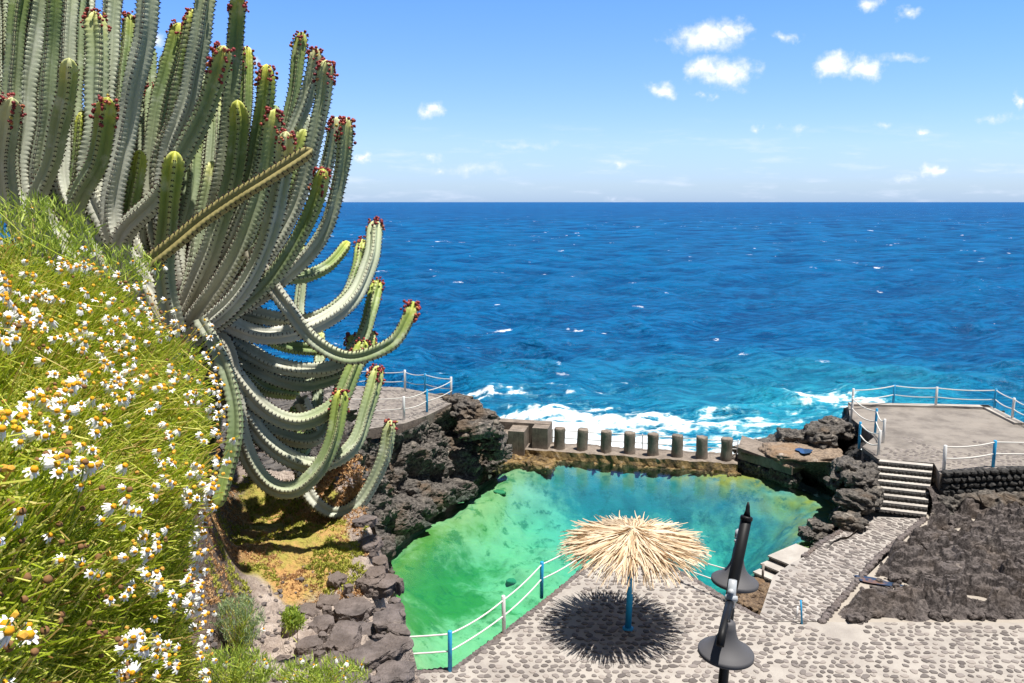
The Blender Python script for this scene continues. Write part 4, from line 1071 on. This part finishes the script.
# ================================================================= CACTUS (Canary spurge)
def _cactus(t):
    at = t.new('ShaderNodeAttribute', attribute_name='c'); s = t.new('ShaderNodeSeparateColor', _0=at.outputs[0]); tt, rib, rnd = s.outputs
    p = geo_pos(t); n = t.noise(p, 9, 5, .65); n2 = t.noise(p, 50, 4, .6)
    age = t.math('ADD', tt, t.math('MULTIPLY_ADD', n, .3, c=-.15))
    c = t.ramp(age, (.0, (.32, .29, .22)), (.22, (.42, .42, .33)), (.42, (.29, .34, .19)), (.68, (.175, .245, .085)), (.86, (.26, .34, .07)), (.97, (.56, .58, .08)))
    c = t.mix(t.math('MULTIPLY', t.step(n, .5, .72), .45), c, (.62, .63, .57))
    c = t.mix(t.math('MULTIPLY', t.step(n2, .62, .75), .3), c, (.16, .12, .08))
    c = t.mix(t.math('MULTIPLY', t.step(rib, .72, 1.0), .6), c, t.mix(tt, (.70, .67, .55), (.52, .54, .20)))
    c = t.mix(t.step(rnd, .4, 1.0), c, t.mix(.45, c, (.62, .63, .56)))
    c = t.mix(t.step(rnd, .35, .0), c, t.mix(.5, c, (.16, .22, .10)))
    return bsdf(t, c, .55, .35, n2, .25, .004)
M['cactus'] = mat('cactus_skin', _cactus)
M['cactus_old'] = mat('cactus_dry_skin', lambda t: bsdf(t, t.mix(t.noise(geo_pos(t), 16, 6, .7), (.20, .16, .05), (.42, .36, .15)), .7, .3))
M['spine'] = plain('spine', (.035, .018, .012), .7, .2, .3, 40)
M['fruit'] = mat('fruit_red', lambda t: bsdf(t, t.ramp(island(t), (0, (.14, .012, .016)), (.5, (.30, .035, .035)), (.8, (.42, .09, .05)), (1, (.42, .34, .06))), .45, .4))
CB_ = Q(180, 315, 4.45)
cact = thing('cactus', 'huge many-stemmed grey-green cactus with red fruit at the tips, towering on the left', 'cactus', tuple(CB_))
icoV, icoF = ICO[1]
NST = 0
def stem(pts, w_, d, tipf=1.0, flower=True, old=False, ribs=None, t0=0.0, taper=.9):
    """pts: picture positions from root to tip (x, y[, extra depth]); w_ width in picture units; d depth or (root, tip)"""
    global NST
    NST += 1
    d0, d1 = d if isinstance(d, tuple) else (d, d)
    n = len(pts); P3 = []
    for i, q in enumerate(pts):
        t_ = i / (n - 1); P3.append(Q(q[0], q[1], d0 + (d1 - d0) * t_ + (q[2] if len(q) > 2 else 0)))
    dm = (d0 + d1) / 2; Rr = w_ * .5 * d1 / F * 1.08
    L_ = np.linalg.norm(np.diff(P3, axis=0), axis=1).sum(); rings = max(20, int(L_ / .0085)); C = catmull(P3, rings)
    seg_l = L_ / rings
    C += np.stack([pn(np.stack([np.linspace(0, L_ * 3, rings) + NST * 9, np.full(rings, k * 5.5), np.zeros(rings)], 1)) for k in range(3)], 1) * .012
    ribs = ribs or (5 if rng.random() < .25 else 4); S = ribs * 8
    T = np.gradient(C, axis=0); T /= np.linalg.norm(T, axis=1)[:, None]
    u = np.cross(T[0], (.3, -1, .2)); u /= np.linalg.norm(u); tw = rng.uniform(0, 6.28); twr = rng.normal() * .25
    t_ = np.linspace(0, 1, rings); s_ = t_ * L_
    tipd = np.clip((L_ - s_) / (Rr * 1.3), 0, 1); rad = Rr * (.92 + .10 * pn(np.stack([s_ * 4 + NST, 0 * s_, 0 * s_], 1))) * (taper + (1 - taper) * (1 - t_)) * np.sqrt(np.clip(1 - (1 - tipd) ** 2, 0.02, 1))
    step_ = .025 * rng.uniform(.9, 1.1); ph = np.cos(2 * math.pi * s_ / step_)
    j = np.arange(S); phi = 2 * math.pi * j / S
    peak = np.abs(np.cos(ribs * phi / 2)) ** 1.35
    isr = (j % 8) == 0
    fr = np.empty((rings, 3)); U = np.empty((rings, 3)); B = np.empty((rings, 3))
    for k in range(rings):
        u = u - T[k] * (u @ T[k]); u /= np.linalg.norm(u); U[k] = u; B[k] = np.cross(T[k], u)
    a = phi[None, :] + (tw + twr * s_)[:, None]
    prof = .47 + .48 * peak[None, :] + (.075 * ph[:, None]) * (peak[None, :] ** 2.5)
    rr = rad[:, None] * prof
    V = C[:, None] + rr[..., None] * (U[:, None] * np.cos(a)[..., None] + B[:, None] * np.sin(a)[..., None])
    rnd = rng.random()
    dist_tip = L_ - s_
    age = np.clip(1 - dist_tip / 1.15, 0, 1) ** 1.15 * tipf; age = np.maximum(age, .45 * np.clip(t_ * 1.4, 0, 1)); 
    col = np.stack([np.repeat(age[:, None], S, 1), np.repeat(peak[None, :] ** 2, rings, 0), np.full((rings, S), rnd)], -1).reshape(-1, 3)
    mb = MB(); base = np.arange(rings * S).reshape(rings, S)
    fa = np.stack([base[:-1], np.roll(base, -1, 1)[:-1], np.roll(base, -1, 1)[1:], base[1:]], -1).reshape(-1, 4)
    mb.addq(V.reshape(-1, 3), fa, 0, col)
    tipc = len(V.reshape(-1, 3)); mb.addq([C[-1] + T[-1] * rad[-1] * .4], [(base[-1, k] - tipc, base[-1, (k + 1) % S] - tipc, 0) for k in range(S)] , 0, col[-1:])
    # spines on each rib crest
    ks = np.array([int(x) for x in np.arange(.5 * step_, L_ - .004, step_) / L_ * (rings - 1)])
    SV = []
    for r_ in range(ribs):
        jj = r_ * 8
        rd = U[ks] * np.cos(a[ks, jj])[:, None] + B[ks] * np.sin(a[ks, jj])[:, None]; sd_ = np.cross(T[ks], rd)
        c = C[ks] + rd * (rad[ks] * .98)[:, None] * .97
        for sg in (-1, 1):
            tip = c + rd * .009 + sd_ * sg * .008; b0 = c + T[ks] * .0042 + sd_ * sg * .001; b1 = c - T[ks] * .0042 + sd_ * sg * .001; b2 = c + sd_ * sg * .006 - rd * .001
            SV.append(np.stack([tip, b0, b1, b2], 1))
    SV = np.concatenate(SV).reshape(-1, 3); o_ = np.arange(0, len(SV), 4)[:, None, None]
    fs = (np.array([(0, 1, 2), (0, 2, 3), (0, 3, 1)])[None] + o_).reshape(-1, 3)
    mb.addq(SV, fs, 1, np.tile((0, 0, 0.), (len(SV), 1)))
    o = mb.build('stem', [M['cactus_old' if old else 'cactus'], M['spine']], cact, True, loc=tuple(CB_))
    if old: o['label'] = 'dry yellowish stem leaning across the others'
    if flower:
        fl = MB(); nf = rng.integers(26, 62); dz = rng.uniform(.07, .16)
        for q in range(nf):
            s1 = L_ - dz * rng.random() ** 1.7; k = min(rings - 1, int(s1 / L_ * (rings - 1))); jj = rng.integers(0, ribs) * 8
            rd = U[k] * math.cos(a[k, jj]) + B[k] * math.sin(a[k, jj]); sd_ = np.cross(T[k], rd)
            c = C[k] + rd * (max(rad[k], Rr * .55) + rng.uniform(-.002, .009)) + sd_ * rng.normal() * .011 + T[k] * rng.uniform(0, .008)
            r1 = rng.uniform(.0045, .0085); fl.addq(icoV * r1 * (1.2, 1.2, 1.2) + c, icoF); e_ = sd_ * .0015; m1 = (C[k] + c) / 2; fl.add([C[k] - e_, C[k] + e_, m1 + e_, m1 - e_, c + e_, c - e_], [(0, 1, 2, 3), (3, 2, 4, 5)])
        kk = [min(rings - 1, int(x_ / L_ * (rings - 1))) for x_ in np.linspace(L_ - dz - .01, L_ - .01, 8)]; fl.tube(C[kk], np.maximum(rad[kk] * .35, .004), 6)
        fl.build('fruit_cluster', M['fruit'], o, True, loc=None)
        o.children[0].location = (0, 0, 0)
        me = o.children[0].data; vv = np.empty(len(me.vertices) * 3); me.vertices.foreach_get('co', vv); vv = vv.reshape(-1, 3) - CB_; me.vertices.foreach_set('co', vv.ravel())
    return o
# --- upright stems, back row first
back = [([(150, 300), (70, 160), (45, 20), (40, -60)], 24, (4.6, 5.2)), ([(160, 300), (110, 160), (88, 40), (85, -50)], 24, (4.6, 5.1)), ([(140, 300), (60, 200), (20, 80), (10, -60)], 25, (4.6, 5.0)),
        ([(165, 300), (140, 180), (135, 90), (152, 60)], 20, (4.6, 5.2)), ([(170, 300), (160, 190), (172, 100), (190, 60)], 20, (4.6, 5.1)), ([(175, 300), (190, 200), (205, 130), (208, 112)], 18, (4.6, 5.3)),
        ([(180, 300), (205, 220), (232, 150), (245, 110)], 20, (4.6, 5.2)), ([(185, 300), (235, 210), (262, 150), (270, 120)], 20, (4.6, 5.2)), ([(150, 290), (120, 200), (118, 120), (120, 60)], 22, (4.6, 5.3)),
        ([(130, 300), (85, 200), (72, 120), (75, 30), (78, -30)], 22, (4.6, 4.9)), ([(120, 300), (30, 200), (-10, 100), (-15, 0)], 26, (4.5, 4.7)), ([(180, 300), (200, 215), (198, 150), (202, 95)], 19, (4.7, 5.4))]
for k in range(20):
    t_ = k / 19; tx = -20 + 330 * t_ + rng.normal() * 8; ty = (rng.uniform(-60, 40) if tx < 120 else rng.uniform(20, 90) if tx < 250 else rng.uniform(90, 150))
    bx = 120 + 70 * t_; back.append(([(bx, 300), (bx + (tx - bx) * .55, 215), (tx - 8 * (t_ - .3), 130 if ty < 100 else 190), (tx, ty)], rng.uniform(15, 20), (4.55, rng.uniform(4.7, 5.3))))
for a_ in back: stem(*a_, flower=rng.random() < .3, tipf=.7)
up = [
 ([(120, 300), (30, 240), (4, 170), (12, 98)], 24, (4.3, 3.6), True), ([(130, 300), (22, 220), (12, 100), (24, -40)], 20, (4.3, 4.2), False), ([(140, 300), (28, 210), (26, 110), (42, -40)], 26, (4.3, 4.3), False),
 ([(140, 310), (45, 215), (48, 100), (58, -40)], 20, (4.3, 4.1), False), ([(120, 310), (40, 225), (54, 150), (66, 100), (70, 58)], 21, (4.2, 3.7), False), ([(150, 300), (70, 200), (66, 80), (72, -30)], 20, (4.3, 4.4), False),
 ([(150, 300), (92, 190), (98, 120), (96, 12)], 26, (4.3, 4.3), True), ([(140, 320), (76, 228), (98, 160), (108, 97)], 25, (4.1, 3.55), True), ([(160, 300), (108, 180), (110, 60), (116, -40)], 22, (4.4, 4.5), False),
 ([(165, 300), (124, 160), (124, 80), (131, 15)], 17, (4.5, 4.7), True), ([(160, 310), (114, 225), (126, 130), (142, 50), (153, -40)], 25, (4.2, 4.0), False), ([(170, 300), (150, 190), (158, 110), (180, 24)], 20, (4.4, 4.4), True),
 ([(172, 300), (158, 180), (176, 110), (194, 10)], 22, (4.4, 4.3), True), ([(176, 300), (164, 190), (190, 90), (208, -20)], 24, (4.4, 4.2), True), ([(160, 330), (120, 250), (162, 190), (205, 110), (224, 46)], 24, (4.1, 3.6), True),
 ([(175, 330), (163, 260), (168, 210), (175, 152)], 25, (3.9, 3.5), False), ([(185, 300), (215, 210), (228, 120), (236, 30), (238, -10)], 23, (4.4, 4.1), True), ([(182, 310), (200, 230), (212, 150), (214, 90)], 18, (4.5, 4.7), False),
 ([(190, 300), (225, 210), (243, 130), (248, 46)], 16, (4.5, 4.6), True), ([(190, 300), (232, 230), (256, 150), (266, 64)], 22, (4.3, 4.0), True), ([(190, 310), (240, 240), (282, 150), (302, 32)], 15, (4.5, 4.5), True),
 ([(190, 310), (250, 240), (290, 140), (308, 90), (316, 48)], 18, (4.4, 4.3), True), ([(185, 325), (262, 262), (305, 180), (320, 110), (327, 60)], 20, (4.3, 4.1), True), ([(185, 335), (270, 290), (322, 235), (340, 175), (348, 118)], 19, (4.2, 4.0), True),
 ([(188, 330), (262, 280), (310, 215), (328, 160), (337, 118)], 16, (4.5, 4.4), True), ([(180, 345), (235, 300), (268, 240), (282, 180), (286, 132)], 23, (4.0, 3.6), True), ([(185, 345), (250, 300), (292, 250), (314, 205), (322, 170)], 20, (4.0, 3.8), True),
 ([(178, 325), (205, 265), (228, 195), (240, 130), (238, 100)], 24, (4.2, 3.9), False), ([(182, 335), (222, 280), (250, 225), (268, 160), (276, 110)], 24, (4.1, 3.9), True), ([(180, 320), (196, 262), (204, 205), (212, 160)], 20, (4.3, 4.3), False),
 ([(186, 330), (240, 262), (276, 210), (296, 160), (306, 130)], 22, (4.3, 4.3), False), ([(176, 315), (176, 250), (190, 190), (196, 120)], 20, (4.4, 4.6), False), ([(150, 320), (110, 265), (128, 215), (140, 150)], 18, (4.3, 4.2), False),
 ([(160, 310), (140, 250), (148, 190), (160, 120), (170, 70)], 20, (4.4, 4.5), True), ([(120, 320), (60, 250), (78, 180), (84, 110)], 20, (4.4, 4.3), False),
]
for a_ in up: stem(a_[0], a_[1], a_[2], flower=a_[3])
# dry stem lying across
stem([(150, 262), (205, 218), (262, 182), (312, 148)], 18, (3.55, 3.6), flower=False, old=True, ribs=4)
# --- lower, drooping and up-curved arms
low = [
 ([(195, 290), (240, 268), (290, 278), (325, 268), (349, 242)], 14, (4.2, 4.1), False), ([(200, 300), (255, 315), (310, 320), (345, 300), (358, 270), (363, 240)], 17, (4.4, 4.3), True),
 ([(200, 310), (260, 335), (315, 325), (352, 298), (370, 262), (376, 220)], 18, (4.3, 4.2), True), ([(250, 250), (282, 300), (312, 340), (350, 358), (390, 345), (408, 318), (414, 301)], 18, (3.9, 3.7), True),
 ([(215, 330), (275, 365), (330, 368), (358, 345), (370, 310), (378, 280)], 16, (4.5, 4.4), True), ([(200, 330), (250, 365), (300, 385), (345, 375), (366, 350), (370, 330)], 15, (4.6, 4.5), True),
 ([(205, 325), (235, 375), (265, 410), (300, 422), (335, 405), (352, 375), (364, 340)], 19, (4.2, 4.0), True), ([(205, 330), (232, 390), (265, 440), (310, 465), (350, 448), (368, 410), (378, 366)], 18, (4.2, 4.1), True),
 ([(205, 340), (228, 400), (255, 425), (310, 440), (330, 415), (350, 360), (352, 335)], 16, (4.5, 4.4), True), ([(200, 330), (226, 350), (240, 430), (262, 478), (290, 490), (318, 470), (334, 435), (342, 390)], 19, (4.0, 3.8), True),
 ([(300, 470), (312, 498), (335, 513), (362, 500), (382, 460), (391, 420)], 17, (4.0, 3.95), True), ([(200, 320), (226, 370), (234, 430), (226, 475), (218, 508)], 20, (3.8, 3.7), False),
 ([(205, 330), (250, 350), (290, 372), (316, 378)], 16, (4.5, 4.5), False), ([(300, 400), (314, 425), (318, 385), (321, 330)], 15, (4.7, 4.7), False), ([(205, 310), (245, 325), (285, 345), (330, 352)], 16, (4.5, 4.5), False),
 ([(205, 335), (232, 365), (262, 388), (300, 395)], 16, (4.4, 4.4), False), ([(280, 455), (300, 465), (298, 440), (294, 405)], 12, (4.9, 4.9), False), ([(302, 330), (300, 310), (302, 275), (300, 240)], 12, (4.9, 4.9), False),
 ([(200, 345), (214, 400), (212, 450)], 15, (4.2, 4.3), False), ([(205, 345), (240, 400), (258, 440), (300, 452), (312, 430)], 15, (4.4, 4.5), False),
]
for a_ in low:
    d_ = a_[2]
    if d_[0] < 3.85: pass
    elif d_ == (3.9, 3.7): d_ = (4.0, 4.2)
    elif d_ == (4.0, 3.95): d_ = (4.85, 4.85)
    else: d_ = (max(4.3, d_[0]), min(5.15, d_[1] + .75))
    stem(a_[0], a_[1], d_, flower=a_[3], tipf=.95)
# woody root crown
mb = MB()
for k in range(14):
    q = Q(rng.uniform(150, 215), rng.uniform(300, 345), rng.uniform(4.3, 4.7)); rock(mb, q, (.22, .22, .26), 3, .3)
mb.build('root_crown', M['basalt'], cact, True, loc=tuple(CB_))

# ================================================================= MARGUERITE BUSH
M['petal'] = plain('petal_white', (.80, .79, .78), .6, .2, .04, 60)
M['disc'] = mat('disc_yellow', lambda t: bsdf(t, t.mix(t.noise(geo_pos(t), 90, 3), (.75, .42, .02), (.62, .22, .01)), .8, .2))
M['dry'] = mat('dry_head', lambda t: bsdf(t, t.mix(t.noise(geo_pos(t), 120, 3), (.12, .055, .025), (.30, .17, .08)), .9, .1))
def _stalk(t):
    c = t.ramp(island(t), (0, (.20, .28, .02)), (.25, (.50, .60, .05)), (.6, (.76, .80, .16)), (.85, (.88, .84, .36)), (1, (.62, .42, .16)))
    b = bsdf(t, c, .55, .3); tr = t.new('ShaderNodeBsdfTranslucent', i_Color=c)
    return t.new('ShaderNodeMixShader', _0=.5, _1=b, _2=tr)
M['stalk'] = mat('stalk_green', _stalk)
def _leaf(t, cols=((0, (.07, .12, .014)), (.35, (.26, .37, .03)), (.7, (.56, .64, .07)), (.8, (.24, .14, .05)), (1, (.13, .07, .03)))):
    c = t.ramp(island(t), *cols); b = bsdf(t, c, .55, .3); tr = t.new('ShaderNodeBsdfTranslucent', i_Color=c)
    return t.new('ShaderNodeMixShader', _0=.35, _1=b, _2=tr)
M['leaf'] = mat('leaf_green', _leaf)
M['leaf_bright'] = mat('leaf_bright', lambda t: _leaf(t, ((0, (.14, .22, .03)), (.5, (.34, .46, .06)), (1, (.54, .62, .12)))))
M['leaf_blue'] = mat('leaf_glaucous', lambda t: _leaf(t, ((0, (.12, .20, .07)), (.5, (.26, .36, .16)), (1, (.42, .50, .26)))))
def flower_v(scale=1.0, npet=13, petal_up=.15):
    V = []; Fp = []; 
    for k in range(npet):
        a = 2 * math.pi * k / npet; l = scale * rng.uniform(.82, 1.08); wdt = scale * .21; dr = -petal_up + rng.uniform(-.25, .25)
        ca, sa = math.cos(a), math.sin(a)
        for r_, w_, z_ in ((.30, .55, 0), (.62, 1.0, dr * .35), (1.0, .55, dr)):
            for sg in (-1, 1): V.append((ca * l * r_ - sa * sg * wdt * w_, sa * l * r_ + ca * sg * wdt * w_, z_ * l))
        b = k * 6; Fp += [(b, b + 1, b + 3, b + 2), (b + 2, b + 3, b + 5, b + 4)]
    return np.array(V), Fp
def dome_v(scale, flat=.65, sub=1):
    v, f = ICO[sub]; return v * scale * (1, 1, flat), f
def basis(d):
    d = d / np.linalg.norm(d); a = np.cross(d, (.2, .9, .1)); a /= np.linalg.norm(a); return np.stack([a, np.cross(d, a), d], 1)
sil = [(-60, 222), (15, 235), (60, 262), (100, 266), (140, 290), (172, 326), (205, 338), (216, 372), (222, 420), (220, 470), (206, 515), (198, 560), (200, 620), (214, 720), (-60, 720)]
def lump(px, py): return pn(np.stack([np.asarray(px, float) / 42, np.asarray(py, float) / 36, np.full(np.shape(px), 2.5)], 1))
def dep(px, py): return .16 * lump(px, py) + 1.05 + 1.35 * np.clip(px, -60, 240) / 220 + 1.25 * np.clip((430 - py) / 200, -.2, 1)
def sample_sil(n, shrink=0):
    a = rng.uniform(-60, 226, n * 3); b = rng.uniform(222, 720, n * 3); ok = inpoly(a, b, sil)
    if shrink: ok &= segdist(a, b, sil) > shrink
    return a[ok][:n], b[ok][:n]
def Qv(px, py, d):
    x_ = (px - 512) / F; yd = (py - 341.5) / F
    return CAM + np.stack([x_, math.cos(PITCH) - yd * math.sin(PITCH), -math.sin(PITCH) - yd * math.cos(PITCH)], 1) * np.asarray(d)[:, None]
BL = (-1.0, 1.7, 7.1)
bush = thing('daisy_bush', 'big marguerite bush of white and yellow daisies on wiry yellow-green stalks, bottom left', 'bush', BL)
def ribbons(mb, A, B_, wd, bend, mt=0, n=5):
    """curved thin three-sided stalks from A to B_"""
    N = len(A); t_ = np.linspace(0, 1, n)[None, :, None]; d = B_ - A; l = np.linalg.norm(d, axis=1)[:, None]
    side = np.cross(d, rng.normal(size=(N, 3))); side /= np.linalg.norm(side, axis=1)[:, None]
    C = A[:, None] * (1 - t_) + B_[:, None] * t_ + (np.array((0, 0, -1.0)) * bend * l)[:, None] * np.sin(t_ * math.pi) + side[:, None] * (l * rng.normal(size=(N, 1)) * .05)[:, None] * np.sin(t_ * math.pi * 1.3)
    s2 = np.cross(d, side); s2 /= np.linalg.norm(s2, axis=1)[:, None]; wd = np.broadcast_to(np.asarray(wd), (N,))[:, None, None]
    V = np.stack([C + side[:, None] * wd, C - side[:, None] * wd * .5 + s2[:, None] * wd * .87, C - side[:, None] * wd * .5 - s2[:, None] * wd * .87], 2)  # N,n,3,3
    V = V.reshape(N, n * 3, 3); fs = []
    for k in range(n - 1):
        for j in range(3): fs.append((k * 3 + j, k * 3 + (j + 1) % 3, k * 3 + 3 + (j + 1) % 3, k * 3 + 3 + j))
    fa = (np.array(fs)[None] + (np.arange(N) * n * 3)[:, None, None]).reshape(-1, 4); mb.addq(V.reshape(-1, 3), fa, mt)
def roots(px, py, d, ln):
    fx, fy = -150 - .2 * py, 600 + .35 * (py - 450)
    vx, vy = fx - px, fy - py + rng.normal(size=len(px)) * 190; L_ = np.hypot(vx, vy)
    return px + vx / L_ * ln, py + vy / L_ * ln
def leafy(mb, px, py, d, ln_px, w_mm, off, mt=0):
    A = Qv(*roots(px, py, d, ln_px), d + off + rng.uniform(0, .25, len(px))); B_ = Qv(px, py, d + off); ribbons(mb, A, B_, w_mm / 1000, .08, mt)
mb = MB()
a, b = sample_sil(7500, 3); d = dep(a, b); leafy(mb, a, b, d, rng.uniform(40, 130, len(a)), rng.uniform(.6, 1.35, len(a)), rng.uniform(.01, .28, len(a)))
a, b = sample_sil(2300, 2); d = dep(a, b); leafy(mb, a, b, d, rng.uniform(80, 230, len(a)), rng.uniform(.8, 1.5, len(a)) * np.where(b > 430, 1.15, .9), rng.uniform(-.05, .10, len(a)))
mb.build('stalks', M['stalk'], bush, loc=BL)
mb = MB(); a, b = sample_sil(8000, 12); d = dep(a, b); base = Qv(a, b, d + rng.uniform(.28, .7, len(a))); blades(mb, base, 7, .02, .0014, 0, .3)
a, b = sample_sil(3400, 10); d = dep(a, b); base = Qv(a, b, d + rng.uniform(.10, .30, len(a))); blades(mb, base, 5, .012, .0011, 1, .3)
mb.build('leaves', [M['leaf'], M['leaf_bright']], bush, loc=BL)
mb = MB(); a, b = sample_sil(7000, 16); d = dep(a, b); base = Qv(a, b, d + rng.uniform(.55, .9, len(a))); blades(mb, base, 9, .04, .005, 0, .3)
mb.build('inner_leaves', M['leaf'], bush, loc=BL)
# flower heads
a, b = sample_sil(4200)
w_ = np.where(b < 470, 1.0, np.where(a > 120, .75, .22)) ; w_ = w_ * (.12 + .88 * smooth(-lump(a + 9, b + 4), -.25, .22)); k_ = rng.random(len(a)) < w_; a, b = a[k_][:900], b[k_][:900]
ea = resample(np.array(sil[2:14], float), 150); ej = np.abs(rng.normal(size=150)) * 7 * (rng.random(150) < .6); a = np.concatenate([a, ea[:, 0] + ej - 2 + rng.normal(size=150) * 3]); b = np.concatenate([b, ea[:, 1] - ej * 1.2 * (ea[:, 1] < 400) + rng.normal(size=150) * 4])
d = dep(a, b) + rng.uniform(-.06, .06, len(a)); heads = Qv(a, b, d); rt = Qv(*roots(a, b, d, rng.uniform(60, 130, len(a))), d + rng.uniform(.1, .3, len(a)))
mb = MB(); ribbons(mb, rt, heads, np.where(b > 430, .00125, .0011), .07, 0, 6); mb.build('stalks', M['stalk'], bush, loc=BL)
dry_p = np.where((b > 480) & (a < 130), .55, .05)
isdry = rng.random(len(a)) < dry_p
order = np.argsort(d); nflow = ndry = 0
petV, petF = [], []
proto = []
for q in range(7):
    pv, pf_ = flower_v(.0108, int(rng.integers(8, 13)), rng.uniform(.2, 1.6)); m_ = MB(); m_.add(pv, pf_); o = m_.build('flower', M['petal']); me = o.data; bpy.data.objects.remove(o)
    dv_, df_ = dome_v(.0052, .85); m2 = MB(); m2.addq(dv_ + (0, 0, .002), df_); o2 = m2.build('flower_disc', M['disc'], smooth=True); me2 = o2.data; bpy.data.objects.remove(o2)
    proto.append((me, me2, pv, pf_, dv_ + (0, 0, .002), df_))
m_ = MB(); dv_, df_ = dome_v(.0052, .85, 2); m_.addq(dv_ * (1 + .12 * pn(dv_ * 400))[:, None], df_); o = m_.build('dry_head', M['dry'], smooth=True); dryme = o.data; bpy.data.objects.remove(o); dryV, dryF = dome_v(.0066, .85, 1)
from mathutils import Matrix
rest = MB()
BLv = np.array(BL)
for i in order:
    dr = heads[i] - rt[i]; dr = dr / np.linalg.norm(dr); nrm = dr * 1.3 + np.array((.25, -.05, .45)) + rng.normal(size=3) * .42; nrm /= np.linalg.norm(nrm)
    Bm = basis(nrm); sc_ = rng.uniform(.78, 1.15); 
    if isdry[i]:
        if ndry < 90:
            o = bpy.data.objects.new('dry_head', dryme); COL.objects.link(o); o.parent = bush; Mx = Matrix(np.vstack([np.column_stack([Bm * sc_, heads[i] - BLv]), (0, 0, 0, 1)]).tolist()); o.matrix_local = Mx; ndry += 1
        else: rest.addq((dryV * sc_) @ Bm.T + heads[i], dryF, 2)
        continue
    me, me2, pv, pf_, dv_, df_ = proto[rng.integers(0, 7)]
    bud = rng.random() < (.42 if b[i] < 470 else .22)
    if nflow < 100 and not bud:
        o = bpy.data.objects.new('flower', me); COL.objects.link(o); o.parent = bush
        o.matrix_local = Matrix(np.vstack([np.column_stack([Bm * sc_, heads[i] - BLv]), (0, 0, 0, 1)]).tolist())
        o2 = bpy.data.objects.new('flower_disc', me2); COL.objects.link(o2); o2.parent = o; nflow += 1
    else:
        if bud: rest.addq((dv_ * sc_ * (1, 1, 1.1)) @ Bm.T + heads[i], df_, 3)
        else: rest.add((pv * sc_ * 1.1) @ Bm.T + heads[i], pf_, 0); rest.addq((dv_ * sc_ * 1.05) @ Bm.T + heads[i], df_, 1)
o = rest.build('flowers', [M['petal'], M['disc'], M['dry'], mat('bud', lambda t: bsdf(t, t.ramp(island(t), (0, (.72, .42, .03)), (.5, (.62, .34, .05)), (1, (.36, .18, .06))), .8, .2))], bush, loc=BL); o['kind'] = 'stuff'

# ================================================================= smaller plants
def plant(label, cx, cy, d, rx, ry, n, mat_, ln, wd, nfl=0, cat='plant', name='shrub', up=.8, gp=None):
    c = Q(cx, cy + ry, d); t_ = thing(name, label, cat, tuple(c), gp)
    r_ = rng.random(n) ** .5; an = rng.uniform(0, 6.28, n); a = cx + rx * r_ * np.cos(an); b = cy + ry * r_ * np.sin(an); dd = d + rng.normal(size=n) * rx * d / F * .5
    m_ = MB(); base = Qv(a, b, dd); blades(m_, base, 6, ln, wd, 0, up)
    m_.build('leaves', mat_, t_, loc=tuple(c))
    m_ = MB(); B_ = Qv(a[::4], b[::4], dd[::4]); A = np.repeat([c], len(B_), 0) + rng.normal(size=(len(B_), 3)) * .02; ribbons(m_, A, B_, .0014, .0, 0); m_.build('stalks', M['stalk'], t_, loc=tuple(c))
    for k in range(nfl):
        an_ = rng.uniform(0, 6.28); h = Q(cx + rx * 1.15 * math.cos(an_) * rng.random() ** .4, cy + ry * 1.1 * math.sin(an_) * rng.random() ** .4 - 3, d - .05)
        me, me2 = proto[rng.integers(0, 7)][:2]; Bm = basis(np.array((.1, -.3, 1)) + rng.normal(size=3) * .3)
        o = bpy.data.objects.new('flower', me); COL.objects.link(o); o.parent = t_; o.matrix_local = Matrix(np.vstack([np.column_stack([Bm * .95, h - c]), (0, 0, 0, 1)]).tolist())
        o2 = bpy.data.objects.new('flower_disc', me2); COL.objects.link(o2); o2.parent = o
    return t_
plant('feathery bright green shrub in front of the cactus stems, top left of the daisies', 34, 250, 2.9, 62, 50, 430, M['leaf_bright'], .045, .0024, 5)
plant('sparse green sprigs reaching up between daisy bush and cactus stems', 112, 272, 3.0, 46, 22, 110, M['leaf_bright'], .04, .0024, 6)
plant('blue-green feathery tuft on the bare soil right of the daisy bush', 240, 622, 3.1, 24, 24, 420, M['leaf_blue'], .024, .0013, 2)
plant('small lime green tuft on the soil beside the edge stones', 293, 620, 3.3, 11, 11, 160, M['leaf_bright'], .02, .003, 0)
plant('low daisy plant at the bottom of the slope below the blue-green tuft', 235, 672, 2.7, 40, 20, 320, M['leaf_bright'], .03, .0018, 7)
plant('low daisy plant at the bottom of the slope beside the edge stones', 322, 676, 2.8, 46, 16, 260, M['leaf_bright'], .028, .0018, 15)
